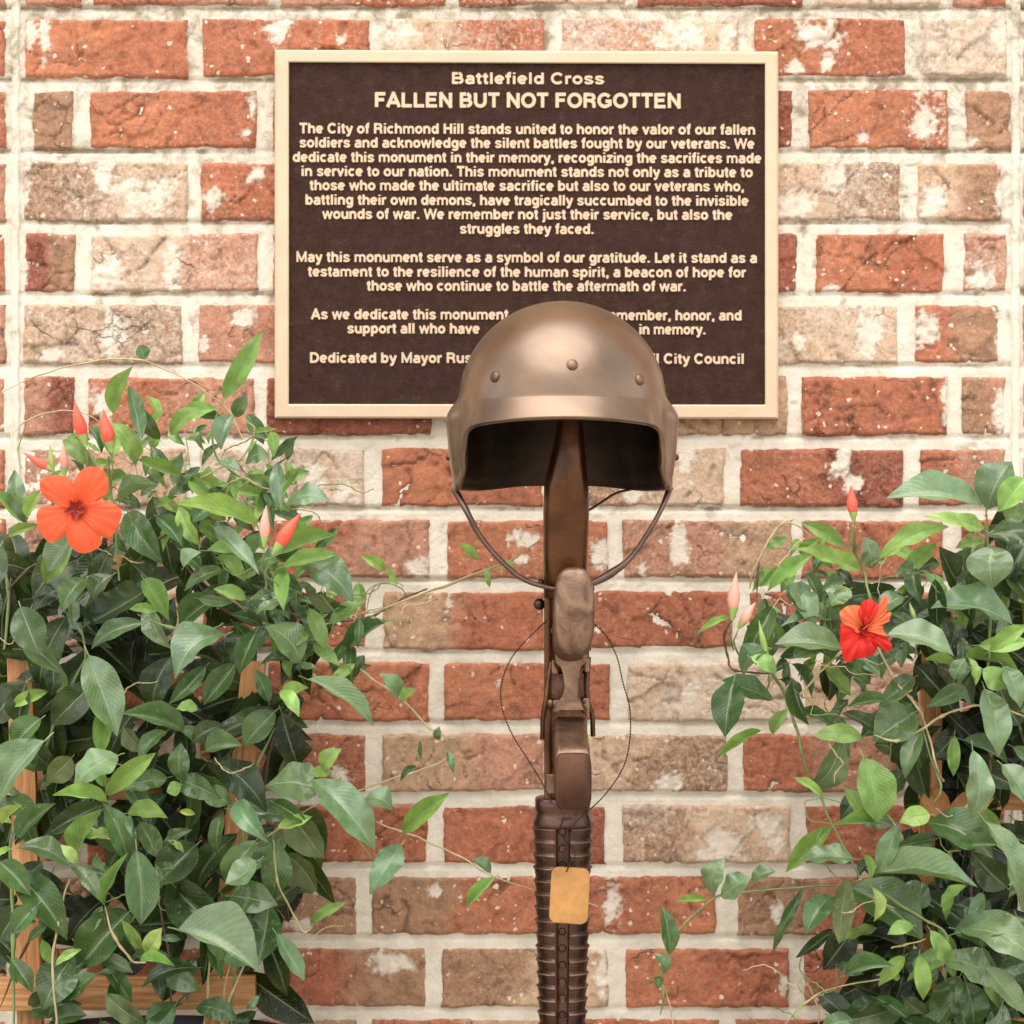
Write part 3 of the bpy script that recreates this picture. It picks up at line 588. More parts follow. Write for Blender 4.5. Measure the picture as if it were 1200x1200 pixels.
# trigger guard: waisted strap with side posts, open at both sides
bm = bmesh.new()
def strip(pts, f, th):
    L = [P(cx-hw, y, YM+f*s_) for cx, y, hw in pts]; Rr = [P(cx+hw, y, YM+f*s_) for cx, y, hw in pts]
    vs = []
    for dz in (0, th*s_):
        vs.append([bm.verts.new(v+Vector((0, dz, 0))) for v in L]); vs.append([bm.verts.new(v+Vector((0, dz, 0))) for v in Rr])
    n = len(pts)
    for i in range(n-1):
        bm.faces.new((vs[0][i], vs[1][i], vs[1][i+1], vs[0][i+1])); bm.faces.new((vs[2][i+1], vs[3][i+1], vs[3][i], vs[2][i]))
        bm.faces.new((vs[0][i+1], vs[2][i+1], vs[2][i], vs[0][i])); bm.faces.new((vs[1][i], vs[3][i], vs[3][i+1], vs[1][i+1]))
strip([(670, 767, 19), (669, 776, 18), (669, 781, 12), (669.5, 790, 9.5), (669.5, 806, 7.5), (668, 816, 9), (667, 824, 14), (667, 832, 17)], -46, 7)
bmesh.ops.recalc_face_normals(bm, faces=bm.faces)
rp('trigger_guard', bm_mesh('trigger_guard', bm), M_WORN_GLINT, False)
for (x, y, r_, dpt) in ((646, 824, 6, -26), (684, 822, 5, -26), (684, 775, 5, -22), (652, 772, 4, -22), (632, 708, 7, 0), (692, 690, 5, 0), (634, 683, 4.5, -4), (690, 760, 3, 0)):
    bm = bmesh.new(); bmesh.ops.create_uvsphere(bm, u_segments=14, v_segments=9, radius=r_*s_); bmesh.ops.translate(bm, verts=bm.verts, vec=P(x, y, YM+dpt*s_))
    rp('pin', bm_mesh('pin', bm), M_GUN)
for pts, r_ in (([(690, 770, -18), (688, 800, -20), (689, 822, -22), (694, 838, -18), (695, 862, -10)], 3), ([(646, 776, -24), (642, 800, -24), (640, 820, -24), (637, 838, -18), (636, 866, -12)], 3.2), ([(684, 780, -30), (677, 800, -34), (680, 822, -34), (690, 834, -26)], 2), ([(650, 830, -32), (660, 822, -38), (674, 822, -38), (686, 834, -30)], 3)):
    rp('receiver_rib', tube('x', [P(a, b_, YM+c*s_) for a, b_, c in pts], r_*s_, M_GUN).data, M_GUN)
for o in [o for o in COL.objects if o.name == 'x' or o.name.startswith('x.')]: bpy.data.objects.remove(o)
for (x0, x1, y0, y1, f, b_) in ((646, 654, 772, 788, -30, -10), (684, 690, 770, 786, -30, -10), (648, 656, 818, 832, -34, -10), (682, 690, 816, 834, -30, -8), (641, 647, 846, 900, -18, -4), (640, 650, 905, 928, -22, -6), (655, 684, 788, 792, -26, -12), (645, 652, 735, 742, -22, -8)):
    rp('receiver_lug', bm_mesh('receiver_lug', pbox(x0, x1, y0, y1, f, b_, 1.6)), M_GUN if x0 % 2 else M_WORN_GLINT, False)
rp('trigger', tube('x', [P(664, 792, YM-14*s_), P(666, 800, YM-30*s_), P(664, 808, YM-36*s_)], 2.2*s_, M_GUN).data, M_GUN)
bpy.data.objects.remove(bpy.data.objects['x'])
rp('bolt_catch', bm_mesh('b', pbox(633, 640, 842, 866, -8, 8, 2)), M_GUN, False)
mag = rp('magazine', loft([(668, 884, 38, 92, YM-8*s_, 9), (669, 890, 39, 84, YM-40*s_, 9), (671, 906, 40.5, 72, YM-80*s_, 9), (671.8, 915, 41, 66, YM-104*s_, 9)]), M_WORN_GLINT, True, 'brown bronze magazine jutting towards the viewer')
child(link('magazine_floor', loft([(671.8, 915.5, 42, 67, YM-104*s_, 6), (671.8, 916, 43, 66, YM-107*s_, 5), (671.8, 916, 39, 62, YM-109*s_, 5)]), M_GUNB, smooth=True), mag)
for k in range(4): # mag ribs along its length
    pass
rp('delta_ring', vloft([(659, 934, 30, 28, 3, 0), (659, 936, 32, 30, 3, 0), (659, 948, 32, 30, 3, 0), (659.5, 950, 31, 29, 3, 0), (659.5, 955, 32, 30, 2.6, 0), (659.5, 964, 35, 33, 2.6, 0), (659.5, 968, 34, 32, 2.6, 0)], 40), M_HG)
def handguard():
    # ribbed sleeve with a recessed channel down its front
    ys = []; 
    y = 966.0
    while y < 1262: ys += [y, y+.6, y+2.6, y+3.4, y+9, y+14.8]; y += 15.4
    th = sorted(set([round(math.radians(a), 4) for a in list(range(0, 360, 9))]+[R(-90+d) % (2*math.pi) for d in (-15.5, -14, -11, -4, 4, 11, 13, 14.2)]))
    V = []
    for j, y in enumerate(ys):
        k = j % 6; rib = (-.9, -.2, 1.0, 1.1, .4, -.9)[k]
        t = (y-966)/234; hw = 34.2-7.2*t; hd = 31-6*t; cx = 659.5-.5*t
        for g in th:
            a, b_ = math.cos(g), math.sin(g); dg = (math.degrees(g)-270+180) % 360-180
            slot = -14.2 < dg < 13.2
            rr = (-6 if slot else rib)
            V.append((P(cx, y, YM).x+a*(hw+rr*.8)*s_, YM+b_*(hd+rr)*s_, P(0, y, YM).z))
    return mesh_np('handguard', V, grid_faces(len(ys), len(th), True))
hg = link('handguard', handguard(), M_HG, smooth=False); child(hg, rifle)
hg.data.polygons.foreach_set('use_smooth', [False]*len(hg.data.polygons))
tube_e = link('channel_edge', *[tube('chedge', [P(650.8, 966, YM-30.5*s_), P(651.2, 1100, YM-28*s_), P(652, 1258, YM-24.5*s_)], 1.1*s_, M_RIM).data], None); child(tube_e, rifle)
tube_e.data.materials.clear(); tube_e.data.materials.append(M_STOCK)
bpy.data.objects.remove(bpy.data.objects['chedge'])
y = 969.5
while y < 1258:     # rib glint painted as lighter rings, one half each side of the channel
    t = (y-966)/234; hw = 34.2-7.2*t; hd = 31-6*t; cx = 659.5-.5*t
    for a0, a1 in ((-106, -196), (-75, 16)):
        q = [Vector((P(cx, y, YM).x+math.cos(R(a0+(a1-a0)*k/12))*(hw+1.1)*s_, YM+math.sin(R(a0+(a1-a0)*k/12))*(hd+1.2)*s_, P(0, y+random.uniform(-.3, .3), YM).z)) for k in range(13)]
        V, F = tube_vf(q, 1.15*s_, 5); o = link('rib', mesh_np('rib', V, F), M_WORN_GLINT); o.parent = hg
    y += 15.4
y = 975
while y < 1255:
    bm = bmesh.new(); bmesh.ops.create_circle(bm, cap_ends=False, segments=18, radius=4.6*s_)
    c0 = bm.verts[:]; r1 = bmesh.ops.extrude_edge_only(bm, edges=bm.edges[:]); nv = [v for v in r1['geom'] if isinstance(v, bmesh.types.BMVert)]
    for v in nv: v.co *= .72; v.co.z -= .0012
    bm.edges.ensure_lookup_table()
    bmesh.ops.edgeloop_fill(bm, edges=[e for e in bm.edges if e.verts[0] in nv and e.verts[1] in nv])
    t = (y-966)/234
    bmesh.ops.transform(bm, matrix=Matrix.Translation(P(659, y, YM-(31-6*t-6+1.6)*s_)) @ Matrix.Rotation(R(90), 4, 'X'), verts=bm.verts)
    bmesh.ops.recalc_face_normals(bm, faces=bm.faces)
    child(link('vent_hole', bm_mesh('vent_hole', bm), M_GUN), hg); y += 19.5
rp('barrel', vloft([(659, 1255, 14, 14, 2, 0), (659, 1380, 12, 12, 2, 0), (659, 1640, 10, 10, 2, 0), (659, 1740, 10, 10, 2, 0)], 20), M_GUN)

# helmet
helmet = thing('bronze_helmet', 'polished brown bronze combat helmet with front brim resting on the upturned rifle stock', 'helmet', tuple(P(659, 575, YM)))
def helmet_mesh():
    nt_, nd, nl = 180, 26, 22
    V = []
    for j in range(nd+nl+1):
        for i in range(nt_):
            th = 2*math.pi*i/nt_; a = abs((math.degrees(th)+180) % 360-180)   # 0 = front
            sn, cs = math.sin(th), math.cos(th)
            ax, by = 121.0, 146.0
            H = 24+9*min(a/57, 1)**2
            side = float(np.clip((a-57)/20, 0, 1)); side = side*.6+.4*float(sstep(57, 77, a)); Hs = 106-8*float(sstep(120, 165, a))
            H = H*(1-side)+Hs*side
            if j <= nd:
                ph = .5*math.pi*(j/nd)
                sx = math.sin(ph); z = 117*math.cos(ph)
                x = ax*sx; y = by*sx
                # shoulder of the ear cups begins just above the equator
                e = float(sstep(66, 80, a)*sstep(150, 118, a))*float(sstep(10, -22, z))
                x += 13*e; y += 6*e
            else:
                s = (j-nd)/nl; z = -H*s
                e = float(sstep(66, 80, a)*sstep(150, 118, a))*float(sstep(10, -22, z))
                x = ax+16*e*(1-.5*s**2.5*side); y = by+6*e
                x -= 3*s*side; 
                # front brim sweeping forward
                fr = float(sstep(66, 48, a)); k = s; y += 21*k*fr; x += 9*k*fr
                lp = float(sstep(55, 60, a)*sstep(72, 66, a)); x += 9*lp*s**.6; y += 6*lp*s**.6; dn = math.exp(-((a-75)/4.5)**2)*math.sin(math.pi*min(1, s*1.05))**.5; x -= 5*dn; y -= 5*dn
                # back flare
                bk = float(sstep(118, 155, a)); y += 10*s*s*bk; x += 4*s*s*bk
                # turned lip
                if s > .9: x += 1.5*side; y += 1.5*side
            zt = z+(.012*0)
            V.append((P(659, 0, YM).x+x*sn*s_, YM-y*cs*s_, P(0, 470, YM).z+zt*s_))
    F = grid_faces(nd+nl+1, nt_, True)
    me = mesh_np('shell', V, F)
    bm = bmesh.new(); bm.from_mesh(me); bmesh.ops.remove_doubles(bm, verts=bm.verts, dist=1e-6); bmesh.ops.recalc_face_normals(bm, faces=bm.faces)
    # make outward
    bm.faces.ensure_lookup_table(); f = min(bm.faces, key=lambda q: q.calc_center_median().y)
    if f.normal.y > 0: bmesh.ops.reverse_faces(bm, faces=bm.faces)
    for f in bm.faces: f.smooth = True
    bm.to_mesh(me); bm.free(); return me
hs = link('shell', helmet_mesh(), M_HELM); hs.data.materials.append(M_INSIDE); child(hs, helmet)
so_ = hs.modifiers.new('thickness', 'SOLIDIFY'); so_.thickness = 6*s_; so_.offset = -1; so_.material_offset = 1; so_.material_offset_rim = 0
hs.modifiers.new('smooth', 'SUBSURF').levels = 1; hs.modifiers['smooth'].render_levels = 1
def on_helmet(px, py):
    z = 470-py; x = px-659
    sx = math.sqrt(max(0, 1-(z/117)**2)); sn = max(-1, min(1, x/(121*sx))); y = 146*sx*math.sqrt(1-sn*sn)
    nrm = Vector((x/121**2, -y/146**2, z/117**2)).normalized()
    return Vector((P(659, 0, YM).x+x*s_, YM-y*s_, P(0, py, YM).z)), nrm
for (px, py) in ((577, 446), (668, 434), (749, 449)):
    p, nr = on_helmet(px*1.0+(659-px)*.045, py+1)
    bm = bmesh.new(); bmesh.ops.create_uvsphere(bm, u_segments=20, v_segments=12, radius=6.6*s_)
    for v in bm.verts: v.co.z *= .62
    bmesh.ops.transform(bm, matrix=Matrix.Translation(p) @ nr.to_track_quat('Z', 'Y').to_matrix().to_4x4(), verts=bm.verts)
    child(link('rivet', bm_mesh('rivet', bm), M_WORN_GLINT, smooth=True), helmet)
for sgn, xx in ((-1, 526), (1, 792)):
    bm = bmesh.new(); bmesh.ops.create_uvsphere(bm, u_segments=12, v_segments=8, radius=4*s_); bmesh.ops.translate(bm, verts=bm.verts, vec=P(xx, 536, YM))
    child(link('strap_screw', bm_mesh('rivet', bm), M_GUN, smooth=True), helmet)
SY = YM-30*s_
strapL = tube('chin_strap', [P(533, 574, YM-8*s_), P(546, 597, SY), P(562, 627, SY), (P(585, 655, SY)), P(612, 678, SY), P(640, 688, SY), P(655, 690, SY)], [4.6*s_, 3.6*s_, 3.0*s_, 3.0*s_, 2.8*s_, 2.6*s_], M_STRAP)
strapR = tube('chin_strap', [P(785, 572, YM-8*s_), P(775, 597, SY), P(758, 627, SY), P(738, 655, SY), P(716, 672, SY), P(700, 681, SY), P(688, 686, SY)], [4.2*s_, 3.0*s_, 3.0*s_, 3.4*s_, 5.2*s_, 4.4*s_, 3.5*s_], M_STRAP)
child(strapL, helmet); child(strapR, helmet)
buck = tube('strap_buckle', [P(733, 668, SY-3*s_), P(724, 668, SY-4*s_), P(716, 676, SY-4*s_), P(708, 678, SY-3*s_)], [2.5*s_, 4.2*s_, 4*s_, 2.5*s_], M_GUN); child(buck, strapR); buck.matrix_parent_inverse = Matrix.Translation(-helmet.location)
buck.parent = helmet
bs = tube('nape_strap', [P(690, 598, YM+10*s_), P(700, 592, YM+40*s_), P(722, 578, YM+90*s_), P(745, 572, YM+120*s_), P(755, 564, YM+125*s_)], 1.6*s_, M_STRAP); child(bs, helmet)

# dog tag on its chain
dog = thing('dog_tag', 'blank ochre brass dog tag hanging on a thin dark chain against the ribbed handguard', 'dog tag', tuple(P(667, 1050, YM-46*s_)))
YT = YM-44*s_
bm = bmesh.new(); pts = []
for cxs, cys, a0 in ((1, 1, 0), (-1, 1, 90), (-1, -1, 180), (1, -1, 270)):
    for k in range(6):
        g = R(a0+k*18); pts.append((cxs*(22.5-9)+9*math.cos(g), cys*(32.5-9)+9*math.sin(g)))
vs = [bm.verts.new((x*s_, 0, z*s_)) for x, z in pts]; f = bm.faces.new(vs)
ex = bmesh.ops.extrude_face_region(bm, geom=[f]); 
for v in [g for g in ex['geom'] if isinstance(g, bmesh.types.BMVert)]: v.co.y += .0022
bmesh.ops.bevel(bm, geom=[e for e in bm.edges if abs(e.verts[0].co.y-e.verts[1].co.y) < 1e-7], offset=.0006, segments=2, affect='EDGES')
bmesh.ops.recalc_face_normals(bm, faces=bm.faces)
bmesh.ops.transform(bm, matrix=Matrix.Translation(P(667.5, 1049.5, YT)) @ Matrix.Rotation(R(3), 4, 'Y') @ Matrix.Rotation(R(-4), 4, 'Z'), verts=bm.verts)
child(link('tag', bm_mesh('tag', bm), M_BRASS), dog)
def chain(pts):
    p = catmull([P(a, b_, YM+c*s_) for a, b_, c in pts], 30)
    # resample
    L = [0]; 
    for i in range(1, len(p)): L.append(L[-1]+(p[i]-p[i-1]).length)
    n = int(L[-1]/(3.4*s_)); V, F = [], []; off = 0
    ico = bmesh.new(); bmesh.ops.create_icosphere(ico, subdivisions=1, radius=1); iv = np.array([tuple(v.co) for v in ico.verts]); fi = np.array([[v.index for v in f.verts] for f in ico.faces]); ico.free()
    arr = np.array([tuple(q) for q in p]); t = np.linspace(0, L[-1], n)
    P3 = np.stack([np.interp(t, L, arr[:, k]) for k in range(3)], -1)
    allv = (iv[None]*1.25*s_+P3[:, None]).reshape(-1, 3); allf = (fi[None]+(np.arange(n)*len(iv))[:, None, None]).reshape(-1, 3)
    a = link('bead_chain', mesh_np('bead_chain', allv, allf), M_CHAIN); child(a, dog)
    V, F = tube_vf([Vector(q) for q in P3], .55*s_, 5); b2 = link('chain_wire', mesh_np('chain_wire', V, F), M_CHAIN); child(b2, dog)
chain([(640, 728, -20), (622, 745, -16), (600, 770, -12), (588, 800, -12), (588, 828, -12), (600, 860, -14), (620, 892, -20), (638, 922, -28), (646, 940, -36)])
chain([(693, 728, -24), (710, 745, -18), (723, 770, -14), (730, 800, -12), (738, 830, -12), (738, 868, -14), (730, 900, -16), (710, 930, -24), (690, 950, -34), (674, 965, -42), (667, 985, -42), (674, 1000, -42), (668, 1012, -46), (664, 1021, -47)])
chain([(668, 1014, -45), (660, 1002, -42), (664, 988, -40), (656, 975, -38), (660, 960, -40)])

# ---------------------------------------------------------------- leaves
def leaf_proto(seed, arch, fold, bend, twist, wave, pos=.46, tip=1.6):
    rr = random.Random(seed); nu, nv = 19, 9; V = []; UV = []
    for i in range(nu):
        t = i/(nu-1)
        # width profile: elliptic with drawn-out tip
        w_ = (math.sin(math.pi*min(1, t**.90))**.72)*(1-.38*sstep(.72, 1, t)) if 0 < t < 1 else 0
        w_ = float(max(w_, .02 if t < .5 else .004))
        for j in range(nv):
            v = j/(nv-1)*2-1
            x = t; y = .5*v*w_+bend*math.sin(math.pi*t)
            z = arch*4*t*(1-t)*.5-arch*.35*t**3+fold*abs(v)*w_*.28+wave*math.sin(t*15+seed+1.6*v)*abs(v)*w_*.5
            z += twist*v*w_*(t-.4)
            V.append((x, y, z)); UV.append((t, (v*.5+.5)))
    # petiole
    V = np.array(V); V[:, 2] -= V[:, 0]*np.interp(1, [0, 1], [0, V[V[:, 0] > .999][:, 2].mean()])
    F = grid_faces(nu, nv)
    # petiole: a thin bent strap
    n0 = len(V); pet = []
    for k, (x, z) in enumerate(((-.13, -.06), (-.06, -.025), (.03, 0))):
        for yy in (-.016, .016): pet.append((x, yy, z))
    V = np.concatenate([V, np.array(pet)]); UV += [(.02, .3)]*6
    F = np.concatenate([F, np.array([[n0, n0+2, n0+3, n0+1], [n0+2, n0+4, n0+5, n0+3]])])
    F = F[:, ::-1]
    return V, F, np.array(UV)
SPEC = [(.16, .6, .03, .0, .05), (.30, .4, -.05, .1, .06), (.08, .9, .06, -.1, .04), (.22, .6, -.03, .15, .09), (.40, .5, .05, -.15, .05), (.12, .3, -.07, .2, .11), (.24, 1.0, .02, 0, .06), (-.12, .5, .05, .1, .07), (.05, .4, 0, -.2, .06), (.46, .7, -.04, .05, .07), (.30, .2, .09, .25, .09), (.18, 1.3, -.02, -.1, .05)]
PROTO = []; PMESH = []
for i, sp in enumerate(SPEC):
    V, F, UV = leaf_proto(i+1, *sp); PROTO.append((V, F, UV))
    me = mesh_np('leaf', V, F); uvl = me.uv_layers.new(name='UVMap'); li = np.empty(len(me.loops), dtype=np.int32); me.loops.foreach_get('vertex_index', li)
    uvl.data.foreach_set('uv', UV[li].astype(np.float32).ravel()); me.materials.append(M_LEAF); PMESH.append(me)
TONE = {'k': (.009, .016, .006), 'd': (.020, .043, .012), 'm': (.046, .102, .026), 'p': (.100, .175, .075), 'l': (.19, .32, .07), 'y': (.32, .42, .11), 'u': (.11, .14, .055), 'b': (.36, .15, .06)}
def leaf_matrix(b_, t_, wpx, up, roll=0.0):
    ax = (t_-b_); L = ax.length; ax.normalize()
    n = up-ax*up.dot(ax); n = n.normalized() if n.length > 1e-4 else Vector((0, -1, 0)); n = Matrix.Rotation(roll, 3, ax) @ n
    wd = n.cross(ax); W = wpx
    return Matrix(((ax.x*L, wd.x*W, n.x*L*.9, b_.x), (ax.y*L, wd.y*W, n.y*L*.9, b_.y), (ax.z*L, wd.z*W, n.z*L*.9, b_.z), (0, 0, 0, 1)))
class Plant:
    def __init__(s, root, Ybase): s.root = root; s.Yb = Ybase; s.n = 0; s.mass = []
    def add(s, M, tone, rnd, as_obj=True, pi=None):
        pi = rnd.randrange(len(PROTO)) if pi is None else pi
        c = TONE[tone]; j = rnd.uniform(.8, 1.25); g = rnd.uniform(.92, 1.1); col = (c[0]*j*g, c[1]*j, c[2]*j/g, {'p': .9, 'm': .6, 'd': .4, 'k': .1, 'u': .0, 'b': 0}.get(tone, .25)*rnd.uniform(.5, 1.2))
        if as_obj and s.n < 300:
            o = bpy.data.objects.new('leaf', PMESH[pi]); COL.objects.link(o); o.parent = s.root
            o.matrix_parent_inverse = Matrix.Translation(-s.root.location); o.matrix_basis = M; o.color = col; s.n += 1
        else: s.mass.append((pi, np.array(M), col))
    def finish(s):
        if not s.mass: return
        Vs, Fs, Us, Cs = [], [], [], []; off = 0
        for pi, M, col in s.mass:
            V, F, UV = PROTO[pi]; W = V @ M[:3, :3].T+M[:3, 3]; Vs.append(W); Fs.append(F+off); Us.append(UV[F.ravel()]); off += len(V)
            Cs.append(np.tile(col, (len(V), 1)))
        me = mesh_np('foliage', np.concatenate(Vs), np.concatenate(Fs)); setcol(me, np.concatenate(Cs))
        uvl = me.uv_layers.new(name='UVMap'); uvl.data.foreach_set('uv', np.concatenate(Us).astype(np.float32).ravel())
        o = link('foliage', me, M_LEAFS); child(o, s.root); o['kind'] = 'stuff'
LL = """170 421 163 404 16 m;133 485 156 429 23 l;132 496 159 546 22 l;152 452 167 516 18 p;187 515 164 475 18 m;200 510 241 479 20 l;74 515 112 549 20 l;
28 612 17 550 22 p;31 612 -6 574 20 l;31 606 48 573 16 l;10 628 47 615 13 l;86 630 56 670 32 p;150 600 191 662 36 m;184 606 213 640 22 m;212 645 237 668 18 m;
92 655 38 702 42 d;112 688 135 635 26 d;165 595 133 586 14 m;213 557 160 538 15 l;140 590 186 569 14 p;242 600 207 590 14 l;262 467 308 387 24 l;275 488 290 461 18 m;
254 478 209 502 20 l;273 486 259 528 24 p;297 506 325 503 7 l;318 540 349 511 11 m;288 542 316 534 21 m;252 545 282 553 12 p;301 615 205 590 24 l;320 652 394 627 26 l;
332 664 397 650 18 l;340 660 414 706 32 p;335 592 386 586 22 p;330 580 351 551 6 l;250 617 304 674 20 p;262 668 216 693 18 m;230 645 198 606 34 m;215 665 236 647 18 p;
452 668 422 651 13 l;465 686 455 664 8 l;288 702 250 690 16 l;78 672 38 718 30 d;101 678 72 716 28 m;132 674 110 705 24 m;24 711 46 768 42 m;78 722 46 808 42 d;
62 782 60 816 20 d;167 729 107 761 22 m;184 716 151 714 12 l;104 768 137 863 44 p;264 744 205 796 42 p;276 778 238 826 28 m;232 831 206 831 14 l;216 857 142 836 26 m;
145 853 172 881 22 u;212 913 212 870 26 m;212 920 195 928 17 l;123 932 183 882 24 l;123 922 105 886 14 l;126 940 61 932 17 l;138 885 86 923 36 p;84 888 54 916 30 u;
52 868 -4 952 48 p;196 911 146 926 24 m;218 920 272 943 26 m;262 850 224 872 22 d;308 733 270 720 15 m;352 776 310 734 36 p;363 748 324 737 15 m;404 713 358 690 20 u;
404 762 456 727 21 m;361 796 438 852 21 p;405 774 413 818 20 u;330 818 362 806 17 l;322 834 285 874 34 m;322 832 238 872 26 d;330 835 350 899 34 k;240 880 284 874 25 m;
244 892 313 952 36 d;238 928 271 942 25 m;376 926 310 922 42 p;386 905 362 909 14 l;378 900 401 877 21 l;366 914 440 998 40 p;428 935 460 950 24 p;472 977 527 929 24 l;
524 880 531 906 9 m;492 868 493 891 5 m;488 898 469 916 8 m;466 818 446 789 18 p;470 823 488 808 14 l;512 867 515 851 10 p;315 822 300 784 18 m;2 966 26 943 15 y;30 800 22 850 30 d;48 842 14 878 30 m;18 872 40 905 26 m;10 935 44 965 26 m;50 1010 20 1045 26 d;0 1010 36 1050 30 m;44 1060 14 1095 26 m;
20 982 66 941 23 m;120 943 50 982 26 d;90 1004 122 947 26 l;90 1012 71 990 13 y;114 968 152 1002 36 d;150 953 197 959 20 l;164 963 187 1007 24 m;82 1014 19 994 22 p;
83 1014 120 1058 17 p;123 1062 150 999 13 l;160 996 165 1084 40 p;18 1024 79 1102 40 m;99 1020 134 1026 15 m;152 1068 91 1137 50 m;84 1124 50 1184 48 m;62 1130 49 1100 15 l;
65 1131 96 1112 10 l;165 1113 141 1076 13 l;172 1118 190 1087 22 y;164 1127 206 1133 12 l;199 1031 302 1116 52 d;209 1089 304 1140 46 p;124 1165 176 1202 28 u;64 1195 102 1190 22 m;
190 995 226 972 12 m;187 1020 206 1018 11 m;262 950 254 1001 17 m;300 1009 264 1036 28 p;325 970 366 957 14 l;335 944 380 1006 40 u;328 974 393 1060 24 d;335 1000 372 1046 34 u;
470 990 433 1049 32 p;580 1028 547 1063 14 l;575 1023 554 1007 12 p;365 1082 408 1057 12 l;324 1094 357 1150 20 p;300 985 265 1036 30 m;320 985 318 1052 36 m;270 1050 326 1061 36 m;
315 1060 302 1130 38 m;261 1050 296 1112 40 d;262 1124 304 1131 28 p;285 1140 368 1199 44 k;313 1100 337 1168 28 k;560 656 537 636 11 l;570 665 574 689 8 l;588 666 605 660 8 l;
0 640 -20 700 40 d;190 690 150 655 30 d;180 745 205 700 34 d;90 620 110 660 30 d;340 700 300 720 20 p;300 740 280 790 26 m;350 650 300 660 22 m;255 700 210 735 30 m;
30 800 -8 850 40 d;110 800 60 850 40 d;200 770 180 830 38 d;150 1010 120 940 30 m;230 990 180 1040 44 d;60 900 20 850 32 d;0 1100 30 1060 40 d;230 1180 280 1196 24 m"""
RL = """1150 592 1038 584 34 p;1157 597 1186 541 42 p;1152 620 1080 605 19 l;1150 636 1119 643 13 l;1162 640 1163 690 54 p;1030 655 1112 617 20 l;1022 666 1012 628 28 p;
1008 668 930 643 21 l;950 651 899 694 18 l;990 641 938 612 18 l;1100 659 1051 675 18 d;1050 690 1004 701 19 d;986 730 914 735 17 p;996 690 974 711 24 p;990 688 973 718 14 l;
950 716 924 684 26 p;986 760 908 755 30 p;906 711 867 782 28 m;1186 731 1088 714 36 p;1040 744 1118 769 30 p;1152 784 1182 806 28 l;1160 762 1206 732 19 l;1175 780 1196 830 26 p;
1118 796 1131 771 18 p;860 798 850 864 38 m;905 820 846 797 24 m;968 774 972 822 26 k;855 723 814 746 8 l;980 668 1000 690 12 d;892 856 838 891 12 l;955 862 1012 866 22 l;
934 835 976 851 14 m;984 869 945 926 36 u;965 936 929 911 10 l;1012 888 1028 965 48 l;1005 930 985 961 22 d;1073 834 1023 869 46 m;1040 822 992 829 15 m;1154 807 1170 887 36 p;
1129 867 1182 896 20 m;1140 879 1138 960 32 p;1155 963 1197 1067 32 p;1174 896 1206 946 32 p;975 969 921 1022 22 l;1031 966 977 967 16 l;1000 1006 934 1011 20 p;1023 1024 1146 1040 26 p;
1088 964 1164 1006 46 m;1090 955 1054 964 24 l;992 1030 983 1106 28 u;996 1040 1082 1102 52 m;975 1050 944 1096 28 m;941 1042 904 1121 12 m;976 1089 932 1123 13 d;1000 1090 964 1137 36 k;
834 1048 849 1005 24 p;845 1050 879 1027 22 p;880 1033 909 1021 14 p;828 1053 790 1056 9 l;785 1118 775 1061 21 m;778 1142 765 1117 15 p;773 1144 771 1159 12 m;1118 1094 1206 1080 30 m;
1124 1089 1218 1131 36 p;1104 1125 1163 1157 32 p;1060 1121 1029 1156 17 l;1125 1144 1094 1203 38 m;1131 1150 1141 1208 36 m;1056 1178 988 1196 32 u;1060 1170 1092 1192 26 u;1154 1134 1204 1192 28 p;
1150 1108 1166 1192 24 u;1000 1195 960 1210 22 m;1080 1110 1070 1150 22 d;1085 925 1110 965 30 b;1110 960 1165 935 30 b;1195 700 1160 660 40 d;1200 560 1170 600 30 l;1200 640 1180 680 34 d;
1130 700 1100 640 34 d;1180 610 1200 590 28 p;1060 700 1030 720 20 p;930 770 965 760 22 p;880 770 910 790 18 l;1000 780 950 760 26 m;1020 800 985 780 22 m;1100 780 1140 830 34 d;1050 850 1080 900 34 d;
1060 905 1030 940 26 d;1180 1040 1140 1000 40 d;1120 1060 1160 1090 36 d;1195 850 1170 800 36 d;1090 1060 1050 1040 30 m;905 860 925 830 14 l;870 790 905 760 22 p;1090 1090 1110 1130 20 l;1070 1085 1040 1095 16 l"""
def hand_leaves(plant, text, seed):
    rnd = random.Random(seed)
    for rec in text.replace('\n', '').split(';'):
        if not rec.strip(): continue
        bx, by, tx, ty, w_, tone = rec.split(); bx, by, tx, ty, w_ = map(float, (bx, by, tx, ty, w_))
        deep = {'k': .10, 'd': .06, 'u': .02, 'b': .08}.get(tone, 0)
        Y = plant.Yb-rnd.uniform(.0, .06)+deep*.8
        if 'p' == tone or tone == 'l' or tone == 'y': Y -= .03
        L = math.hypot(tx-bx, ty-by)*SC(Y)
        dy = rnd.uniform(-.45, .15)*L
        b_ = P(bx, by, Y); t_ = P(tx, ty, Y+dy)
        tiltup = {'p': 1.25, 'm': .6, 'l': .45, 'y': .4, 'd': .3, 'k': .1, 'u': -.3, 'b': .3}[tone]
        up = Vector((rnd.uniform(-.3, .3), -1, tiltup+rnd.uniform(-.15, .25)))
        ax = (t_-b_).normalized(); n = (up-ax*up.dot(ax)).normalized(); wd = n.cross(ax)
        # apparent width factor
        a2 = Vector((ax.x, 0, ax.z)).normalized(); perp = Vector((-a2.z, 0, a2.x)); fac = max(.45, abs(wd.dot(perp)))
        plant.add(leaf_matrix(b_, t_, w_*.99*SC(Y)/fac, up), tone, rnd)
